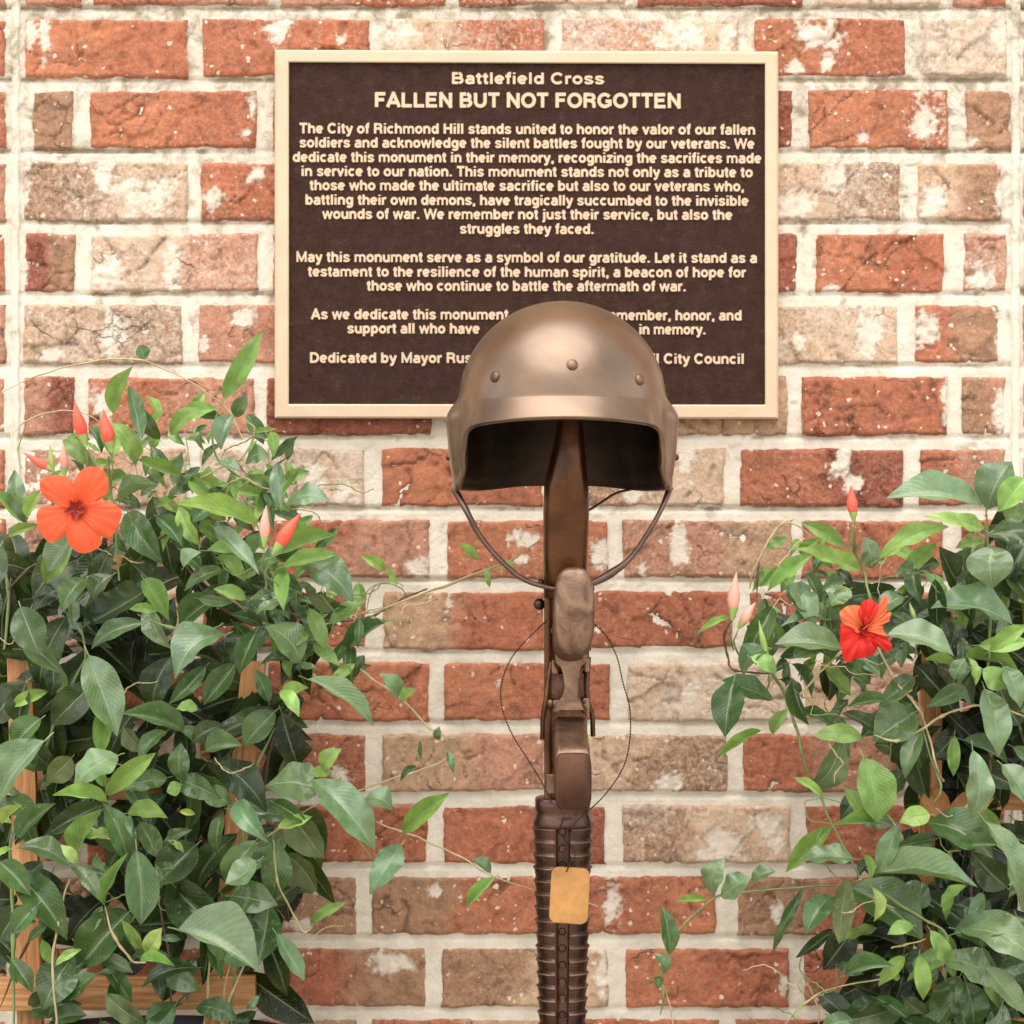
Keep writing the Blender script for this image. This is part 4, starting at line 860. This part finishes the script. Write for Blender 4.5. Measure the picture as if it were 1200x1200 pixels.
def inside(x, y, poly):
    c = False; j = len(poly)-1
    for i in range(len(poly)):
        if (poly[i][1] > y) != (poly[j][1] > y) and x < (poly[j][0]-poly[i][0])*(y-poly[i][1])/(poly[j][1]-poly[i][1])+poly[i][0]: c = not c
        j = i
    return c
def fill(plant, poly, n, seed, y0, y1, tones, size=(46, 92), as_obj=True):
    rnd = random.Random(seed); xs = [p[0] for p in poly]; ys = [p[1] for p in poly]; k = 0
    while k < n:
        x = rnd.uniform(min(xs), max(xs)); y = rnd.uniform(min(ys), max(ys))
        if not inside(x, y, poly): continue
        Y = rnd.uniform(y0, y1); L = rnd.uniform(*size)*SC(Y); a = rnd.gauss(-90, 60); a = R(a)
        d = Vector((math.cos(a), rnd.uniform(-.7, .2), math.sin(a))).normalized(); c = P(x, y, Y)
        b_ = c-d*L*.5; t_ = c+d*L*.5
        up = Vector((rnd.uniform(-.6, .6), -1, rnd.uniform(0, 1.0)))
        plant.add(leaf_matrix(b_, t_, L*rnd.uniform(.32, .47), up), rnd.choice(tones), rnd, as_obj); k += 1

vineL = thing('mandevilla_vine', 'dense leafy vine on the left with one wide open orange flower and red buds', 'plant', tuple(P(170, 1215, -.26)))
vineR = thing('mandevilla_vine', 'leafy vine at the right edge with a crumpled red and orange bloom', 'plant', tuple(P(1110, 1215, -.26)))
PL = Plant(vineL, -.24); PR = Plant(vineR, -.24)
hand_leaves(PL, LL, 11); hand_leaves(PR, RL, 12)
polyL = [(-40, 640), (60, 650), (130, 640), (200, 610), (290, 640), (330, 690), (370, 720), (385, 760), (350, 800), (335, 850), (340, 900), (370, 950), (372, 1010), (335, 1060), (320, 1120), (240, 1130), (80, 1130), (-40, 1160)]
polyL2 = [(-40, 580), (60, 600), (140, 560), (250, 560), (330, 610), (400, 700), (400, 760), (360, 790), (345, 860), (350, 900), (390, 950), (380, 1010), (340, 1060), (320, 1110), (250, 1140), (-40, 1160)]
fill(PL, polyL2, 45, 21, -.31, -.20, 'mmmplld', (34, 72))
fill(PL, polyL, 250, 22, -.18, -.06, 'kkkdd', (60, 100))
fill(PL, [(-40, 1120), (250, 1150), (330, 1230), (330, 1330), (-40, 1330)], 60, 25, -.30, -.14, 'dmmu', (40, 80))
fill(PL, [(140, 480), (240, 470), (330, 560), (400, 690), (390, 730), (250, 700), (60, 600), (40, 540)], 60, 26, -.26, -.15, 'lmplly', (16, 42), False)
polyR = [(1240, 620), (1190, 610), (1120, 690), (1060, 730), (1080, 800), (1060, 870), (1070, 940), (1060, 1000), (1010, 1080), (990, 1190), (1000, 1240), (1240, 1240)]
polyR2 = [(1240, 560), (1180, 560), (1120, 650), (1030, 660), (900, 700), (870, 780), (960, 800), (1040, 800), (990, 860), (1010, 940), (990, 1010), (990, 1100), (980, 1200), (1240, 1230)]
fill(PR, polyR2, 44, 31, -.31, -.20, 'mmplld', (30, 70))
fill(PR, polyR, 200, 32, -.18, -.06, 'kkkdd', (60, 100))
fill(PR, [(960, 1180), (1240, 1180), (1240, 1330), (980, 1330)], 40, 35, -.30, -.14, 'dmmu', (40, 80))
fill(PR, [(900, 620), (1060, 640), (1080, 760), (1000, 820), (880, 780)], 50, 36, -.27, -.17, 'lmpl', (18, 44), False)
fill(PR, [(930, 700), (1060, 690), (1080, 980), (1010, 1010), (960, 860), (900, 780)], 28, 37, -.27, -.18, 'mplmd', (36, 66), False)
fill(PR, [(960, 1000), (1200, 960), (1200, 1200), (990, 1200)], 20, 38, -.30, -.20, 'mpldy', (30, 64), False)
fill(PL, [(220, 560), (330, 570), (420, 690), (400, 760), (300, 770), (230, 680)], 40, 39, -.29, -.20, 'mpll', (30, 60), False)
fill(PL, [(300, 660), (420, 680), (430, 790), (330, 800)], 26, 40, -.29, -.20, 'mpl', (26, 50), False)
fill(PL, [(90, 510), (330, 500), (390, 640), (230, 600), (120, 570)], 46, 43, -.26, -.17, 'llmpl', (18, 44), False)
fill(PL, [(80, 1125), (240, 1125), (240, 1200), (80, 1200)], 7, 44, -.27, -.24, 'mdp', (40, 70), False)
fill(PR, [(1030, 650), (1200, 600), (1200, 780), (1080, 780)], 22, 45, -.28, -.2, 'mpld', (36, 70), False)
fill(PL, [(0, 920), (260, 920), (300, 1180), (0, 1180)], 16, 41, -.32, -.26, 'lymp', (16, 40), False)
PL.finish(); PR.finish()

# stems
def stem(root, pts, r_, m, Y=-.2, jit=0, seed=0):
    rr = random.Random(seed); q = []
    for p in pts:
        q.append(P(p[0], p[1], p[2] if len(p) > 2 else Y+rr.uniform(-.01, .01)))
    p = catmull(q, 7); ph = rr.uniform(0, 9)
    p = [v+Vector((math.sin(i*.55+ph)+.6*math.sin(i*1.3+ph*2), 0, math.cos(i*.47+ph)+.6*math.cos(i*1.1)))*(.55*K) for i, v in enumerate(p)]
    n = len(p); rad = [r_*.82*K*(1.12-.45*i/n)*(1+.16*math.sin(i*1.9+ph))*min(1, .25+i/9)*(1+(.45 if i % 14 == 7 else 0)) for i in range(n)]
    V, F = tube_vf(p, rad, 7); o = link('stem', mesh_np('stem', V, F), m); child(o, root); return o
for i, (pts, r_, m, Y) in enumerate([
 ([(-10, 466), (45, 440), (95, 426), (160, 421), (200, 436), (240, 458), (268, 482), (285, 515)], 1.0, M_STEM, -.2),
 ([(10, 515), (28, 495), (60, 483), (90, 482), (130, 502), (165, 522), (200, 540)], .9, M_STEM, -.2),
 ([(30, 498), (22, 525), (24, 548)], 1.2, M_STEMG, -.2),
 ([(200, 610), (215, 650), (250, 690), (285, 712), (315, 735), (345, 745), (380, 732), (410, 722), (455, 712), (500, 693), (560, 672), (600, 655), (632, 634)], 1.7, M_STEM, -.2),
 ([(205, 640), (245, 700), (290, 730), (330, 740)], 2.2, M_STEMD, -.19),
 ([(300, 690), (350, 722), (400, 728), (440, 720), (475, 700), (500, 690)], 1.6, M_STEMD, -.19),
 ([(480, 698), (520, 688), (575, 668), (640, 660)], 1.1, M_STEM, -.19),
 ([(430, 715), (437, 690), (450, 683), (470, 690), (478, 700)], 1.0, M_STEMG, -.2),
 ([(412, 735), (425, 700), (440, 685)], 1.0, M_STEM, -.2),
 ([(375, 750), (430, 790), (470, 820), (505, 853), (520, 862), (528, 878), (520, 892), (480, 906), (440, 920), (400, 932), (350, 955), (300, 990)], 1.6, M_STEM, -.23),
 ([(330, 760), (340, 790), (342, 830), (320, 870), (308, 930), (302, 1000)], 2.2, M_STEMD, -.2),
 ([(325, 850), (300, 900), (285, 960), (290, 1040), (280, 1100), (272, 1180), (270, 1230)], 2.4, M_STEMG, -.22),
 ([(440, 962), (470, 975), (500, 985), (540, 1005), (575, 1025), (622, 1043)], 1.4, M_STEM, -.2),
 ([(628, 1045), (660, 1052), (700, 1062)], 1.2, M_STEM, -.17),
 ([(365, 915), (400, 960), (435, 1005)], 1.2, M_STEMG, -.27),
 ([(320, 985), (325, 1030), (345, 1075), (358, 1092), (366, 1085)], 1.4, M_STEM, -.27),
 ([(290, 1125), (265, 1180), (255, 1220)], 2.2, M_STEM, -.25), ([(272, 1120), (262, 1170), (262, 1210)], 1.8, M_STEM, -.24), ([(246, 1110), (244, 1160), (238, 1205)], 2, M_STEM, -.24),
 ([(82, 1030), (70, 1070), (62, 1130), (66, 1200)], 2.0, M_STEM, -.29), ([(123, 1062), (135, 1100), (155, 1125), (170, 1128)], 2.0, M_STEM, -.29),
 ([(16, 1230), (16, 1100), (12, 1000), (20, 960)], 2.6, M_STEMG, -.25), ([(0, 1180), (30, 1110), (50, 1080)], 2, M_STEMD, -.23),
 ([(197, 1220), (200, 1130), (186, 1050), (192, 1000)], 1.8, M_STEMD, -.25), ([(235, 1150), (200, 1185), (180, 1220)], 2, M_STEMD, -.24),
 ([(0, 640), (10, 690), (5, 760)], 2.6, M_STEMG, -.2), ([(100, 770), (80, 810), (62, 850), (50, 900)], 2.6, M_STEMG, -.2), ([(75, 715), (95, 740), (100, 770)], 2, M_STEMG, -.22),
 ([(160, 720), (200, 735), (240, 740), (262, 730)], 2, M_STEMG, -.26), ([(50, 655), (30, 670), (10, 690)], 2, M_STEMD, -.2),
 ([(213, 612), (196, 625), (175, 640), (160, 660)], 1.6, M_STEMD, -.24), ([(310, 660), (312, 690), (310, 720)], 2, M_STEMG, -.26),
 ([(262, 470), (250, 500), (256, 540), (300, 570), (330, 600)], 1.5, M_STEMG, -.22), ([(345, 530), (318, 550), (308, 570), (306, 600)], 1.5, M_STEMD, -.24),
 ([(285, 490), (298, 505), (285, 535), (265, 545), (235, 560)], 1.5, M_STEM, -.24), ([(225, 560), (222, 540), (216, 505)], 1.0, M_STEM, -.24),
 ([(126, 535), (130, 570), (135, 620), (140, 680)], 1.8, M_STEMG, -.27), ([(100, 515), (112, 545), (125, 575)], 1.4, M_STEMG, -.27), ([(285, 580), (300, 610), (312, 640), (322, 665)], 1.3, M_STEM, -.27),
]): stem(vineL, pts, r_, m, Y, 0, i)
for i, (pts, r_, m, Y) in enumerate([
 ([(773, 1190), (778, 1168), (774, 1148), (780, 1118), (800, 1085), (838, 1052), (870, 1045), (940, 1040), (985, 1037), (1012, 1032)], 1.7, M_STEMG, -.22),
 ([(775, 1150), (784, 1172), (788, 1200)], 1.0, M_STEM, -.2),
 ([(915, 1205), (945, 1175), (975, 1158), (1030, 1148)], 1.5, M_STEM, -.25), ([(935, 1130), (950, 1160), (960, 1190), (958, 1210)], 1.4, M_STEM, -.23),
 ([(942, 1140), (936, 1158), (950, 1168), (965, 1165)], 1.2, M_STEM, -.23), ([(870, 1185), (890, 1200)], 1.0, M_STEM, -.2),
 ([(878, 690), (885, 665), (900, 635), (915, 615), (930, 608)], 2.0, M_STEM, -.22), ([(888, 700), (889, 650), (887, 700)], 1.2, M_STEMD, -.2), ([(905, 620), (925, 612), (945, 625), (960, 642)], 1.2, M_STEM, -.22),
 ([(1001, 608), (1002, 640), (1012, 670), (1020, 700), (1035, 760)], 2.2, M_STEMG, -.27), ([(998, 612), (995, 640), (1005, 665)], 1.5, M_STEMG, -.27),
 ([(862, 722), (850, 740), (852, 768), (862, 785), (905, 790)], 1.8, M_STEMD, -.24), ([(893, 745), (900, 780), (920, 815), (932, 850), (942, 890), (960, 930), (975, 965), (1008, 1030)], 2.1, M_STEMG, -.25),
 ([(1010, 745), (985, 765), (950, 800), (925, 830), (915, 845)], 1.6, M_STEM, -.27), ([(1015, 730), (1045, 790), (1075, 830), (1085, 850), (1095, 890), (1105, 915)], 1.8, M_STEM, -.27),
 ([(1025, 862), (1050, 868), (1080, 855), (1105, 838), (1140, 828), (1175, 830), (1210, 845)], 1.8, M_STEM, -.28), ([(1080, 850), (1095, 900), (1103, 925), (1095, 940)], 1.6, M_STEMG, -.27),
 ([(1012, 1032), (1050, 1058), (1085, 1078), (1110, 1100), (1108, 1150)], 2.2, M_STEMG, -.28), ([(1156, 596), (1156, 640), (1158, 690), (1160, 760), (1155, 800)], 2.6, M_STEMG, -.26),
 ([(1040, 955), (1055, 980), (1060, 1010)], 3, M_STEMG, -.24), ([(1160, 760), (1150, 800), (1160, 900), (1140, 1000), (1130, 1200)], 3, M_STEMD, -.18),
 ([(1085, 1100), (1060, 1108), (1045, 1110)], 1.4, M_STEM, -.3), ([(1040, 745), (1020, 735), (1000, 720)], 1.3, M_STEMG, -.3),
]): stem(vineR, pts, r_, m, Y, 0, i+50)

# thin twining tendrils over both bushes
rt = random.Random(77)
for root, boxes in ((vineL, [(120, 400, 480, 700, 12), (380, 500, 670, 730, 5), (20, 380, 700, 1150, 9)]), (vineR, [(880, 1060, 610, 820, 8), (960, 1190, 800, 1170, 9), (900, 980, 1080, 1190, 4)])):
    for x0, x1, y0, y1, n in boxes:
        for k in range(n):
            x, y = rt.uniform(x0, x1), rt.uniform(y0, y1); a = rt.uniform(0, 6.28); Y = rt.uniform(-.30, -.24); pts = [(x, y, Y)]
            for q in range(rt.randint(4, 7)):
                a += rt.gauss(.15, .55); x += 14*math.cos(a); y += 14*math.sin(a); Y += rt.uniform(-.006, .006); pts.append((x, y, Y))
            stem(root, pts, rt.uniform(.7, 1.2), rt.choice([M_STEM, M_STEMG]), 0, 0, k)
# buds
def bud(root, bx, by, tx, ty, w_, m, Y=-.3):
    b_ = P(bx, by, Y); t_ = P(tx, ty, Y-.004); d = t_-b_; prof = [(0, .5), (.12, .8), (.28, 1), (.45, .92), (.62, .66), (.8, .36), (.93, .14), (1, .02)]
    side = d.cross(Vector((0, 1, 0))).normalized()
    pts = [b_+d*a+side*(math.sin(a*2.6)*.03*d.length) for a, _ in prof]; V, F = tube_vf(pts, [w_/2*SC(Y)*r_ for _, r_ in prof], 10)
    o = link('bud', mesh_np('bud', V, F), m); child(o, root)
    cp = [b_-d*.22, b_-d*.1, b_, b_+d*.1]; V, F = tube_vf(cp, [w_*.15*SC(Y), w_*.24*SC(Y), w_*.34*SC(Y), w_*.40*SC(Y)], 8)
    c = link('calyx', mesh_np('calyx', V, F), M_CALYX); c.parent = o; c.matrix_parent_inverse = Matrix.Identity(4)
    stem(root, [(bx-(tx-bx)*.2, by-(ty-by)*.2, Y), (bx-(tx-bx)*.5, by-(ty-by)*.6+8, Y+.01), (bx, by+45, Y+.03)], 1.5, M_STEMG)
for a in [(98, 513, 88, 469, 16, M_BUD), (129, 521, 122, 479, 16, M_BUD), (58, 549, 27, 529, 10, M_BUD), (76, 550, 75, 518, 10, M_BUDP), (310, 632, 313, 592, 13, M_BUDP, -.36), (326, 641, 354, 601, 17, M_BUD, -.36), (151, 992, 153, 957, 8, M_BUDP), (62, 548, 59, 520, 7, M_CALYX)]:
    bud(vineL, *a)
for a in [(1000, 603, 998, 568, 13, M_BUD), (859, 716, 864, 670, 15, M_BUDP), (869, 731, 886, 706, 12, M_BUDP), (898, 765, 890, 726, 8, M_CALYX), (1072, 725, 1066, 705, 6, M_CALYX)]:
    bud(vineR, *a)

# flowers
def petal(outline, center, Y, m, root, cup=.012, ripple=.0005, name='petal', seed=0):
    """petal surface: fan between the throat and an outline of px points"""
    n = len(outline); rings = 7; V = []; c = P(*center, Y+.006)
    o3 = catmull([P(x, y, Y) for x, y in outline], 4); o3 = [Vector(v) for v in o3]; N_ = len(o3)
    for r_ in range(rings):
        t = r_/(rings-1)
        for k, q in enumerate(o3):
            v = c.lerp(q, .04+.96*t); e = abs(2*k/(N_-1)-1)
            v.y = c.y-cup*math.sin(min(t*1.5, 1.57))*1.0+ripple*math.sin(k*1.7+seed)*t*t*2+cup*.55*t**3+.003*e*t
            V.append(tuple(v))
    me = mesh_np(name, V, grid_faces(rings, N_)); o = link(name, me, m, root); return o
def sub(o, parent, root):
    o.parent = parent; o.matrix_parent_inverse = Matrix.Translation(-root.location)
fl = thing('f', '', '', tuple(P(88, 595, -.345))); bpy.data.objects.remove(fl)
def flower(root, cx, cy, Y, petals, thr=15, rip=.0005):
    e = bpy.data.objects.new('flower', None); COL.objects.link(e); e.parent = root; e.matrix_parent_inverse = Matrix.Translation(-root.location); e.location = P(cx, cy, Y)
    bm = bmesh.new(); bmesh.ops.create_cone(bm, cap_ends=False, segments=16, radius1=2*K, radius2=thr*K*.75, depth=.03)
    bmesh.ops.transform(bm, matrix=Matrix.Translation(P(cx, cy, Y+.0175)) @ Matrix.Rotation(R(90), 4, 'X'), verts=bm.verts)
    t = link('flower_tube', bm_mesh('flower_tube', bm), M_THROAT, smooth=True); t.parent = e; t.matrix_parent_inverse = Matrix.Translation(-e.location)
    for i, (ol, m) in enumerate(petals):
        o = petal(ol, (cx, cy), Y-.0012*i, m, None, seed=i*2.1, ripple=rip); o.parent = e; o.matrix_parent_inverse = Matrix.Translation(-e.location)
    # star-shaped dark eye
    rr = random.Random(5); V = [tuple(P(cx-1, cy-1, Y+.001))]
    for k in range(20):
        g = 2*math.pi*k/20; r_ = thr*(.95 if k % 4 == 0 else .62 if k % 2 else .5)*rr.uniform(.75, 1.1); V.append(tuple(P(cx-1+r_*math.cos(g+.3), cy-1+r_*math.sin(g+.3), Y-.0055)))
    ey = link('flower_eye', mesh_np('flower_eye', V, [[0, 1+k, 1+(k+1) % 20] for k in range(20)]), M_THROAT); ey.parent = e; ey.matrix_parent_inverse = Matrix.Translation(-e.location)
    return e
flower(vineL, 90, 597, -.35, [
 ([(90, 597), (82, 585), (86, 566), (94, 552), (104, 547), (118, 549), (126, 560), (125, 578), (112, 588), (96, 596)], M_PETAL),
 ([(88, 598), (76, 593), (60, 589), (48, 577), (47, 565), (57, 558), (72, 557), (82, 562), (88, 575), (90, 590)], M_PETAL),
 ([(88, 598), (84, 612), (76, 626), (60, 636), (50, 628), (43, 612), (44, 598), (56, 592), (74, 593)], M_PETAL),
 ([(90, 600), (104, 606), (114, 620), (119, 636), (108, 646), (94, 648), (82, 640), (76, 624), (77, 610), (84, 601)], M_PETAL),
 ([(93, 596), (104, 590), (118, 586), (136, 592), (143, 600), (138, 616), (128, 630), (116, 627), (104, 614), (96, 604)], M_PETAL)])
flower(vineR, 1012, 738, -.35, [
 ([(1000, 755), (985, 745), (986, 730), (985, 752), (990, 775), (1005, 772), (1022, 768), (1030, 755), (1020, 745)], M_PETALR),
 ([(1012, 745), (1022, 748), (1036, 745), (1045, 756), (1040, 765), (1030, 758), (1018, 756)], M_PETALR),
 ([(1005, 742), (990, 732), (984, 720), (990, 712), (1002, 709), (1014, 714), (1020, 728), (1014, 738)], M_PETALC),
 ([(1012, 738), (1014, 722), (1022, 712), (1032, 708), (1036, 697), (1041, 702), (1040, 714), (1034, 722), (1026, 732)], M_PETALC),
 ([(1010, 738), (1022, 728), (1034, 720), (1044, 718), (1042, 728), (1034, 734), (1040, 746), (1026, 742)], M_PETALC),
 ([(1006, 716), (1012, 704), (1024, 704), (1030, 712), (1022, 720), (1012, 722)], M_PETALR)], 7, .0016)

# ---------------------------------------------------------------- trellises and planters
def board(root, name, x0, y0, x1, y1, w_, Y, depth=.014):
    a = P(x0, y0, Y); b_ = P(x1, y1, Y); d = b_-a; L = d.length
    bm = box_bm(-w_/2*K, w_/2*K, -depth/2, depth/2, 0, L, .0012)
    o = link(name, bm_mesh(name, bm), M_WOOD); ang = math.atan2(d.x, d.z)
    o.location = a; o.rotation_euler = (0, ang, 0); child(o, root); return o
trL = thing('wooden_trellis', 'orange brown cedar trellis half hidden inside the left vine', 'trellis', tuple(P(170, 1215, -.17)))
board(trL, 'post', 42, 1420, 24, 770, 28, -.165); board(trL, 'post', 232, 1420, 298, 775, 26, -.165)
board(trL, 'rail', -60, 1165, 300, 1162, 36, -.180); board(trL, 'rail', -40, 925, 285, 923, 24, -.120)
trR = thing('wooden_trellis', 'orange brown cedar trellis half hidden inside the right vine', 'trellis', tuple(P(1110, 1215, -.17)))
board(trR, 'post', 1085, 1420, 1092, 735, 24, -.140); board(trR, 'post', 1250, 1420, 1225, 690, 28, -.165)
board(trR, 'rail', 1085, 935, 1260, 937, 24, -.130); board(trR, 'rail', 1080, 1210, 1260, 1208, 28, -.150)
def planter(cx, rpx, label):
    Y = -.26; s = SC(Y); c = P(cx, 1216, Y); root = thing('planter', label, 'planter', (c.x, Y, 0))
    prof = [(.62, 0), (.68, .02), (.80, c.z*.5), (.93, c.z-.045), (.94, c.z-.04), (1.0, c.z-.038), (1.01, c.z-.006), (.99, c.z), (.96, c.z), (.945, c.z-.006), (.93, c.z-.04)]
    ns = 64; V = [(r_*rpx*s*math.cos(2*math.pi*k/ns), r_*rpx*s*.82*math.sin(2*math.pi*k/ns), z) for r_, z in prof for k in range(ns)]
    o = link('pot', mesh_np('pot', V, grid_faces(len(prof), ns, True)[:, ::-1]), M_POT, root)
    V = [(0, 0, c.z-.025)]+[(.935*rpx*s*math.cos(2*math.pi*k/ns), .935*rpx*s*.82*math.sin(2*math.pi*k/ns), c.z-.03) for k in range(ns)]
    bm = bmesh.new(); vs = [bm.verts.new(v) for v in V]
    for k in range(ns): bm.faces.new((vs[0], vs[1+k], vs[1+(k+1) % ns]))
    link('soil', bm_mesh('soil', bm), M_SOIL, root)
planter(180, 178, 'dark round planter under the left vine'); planter(1095, 178, 'dark round planter under the right vine')
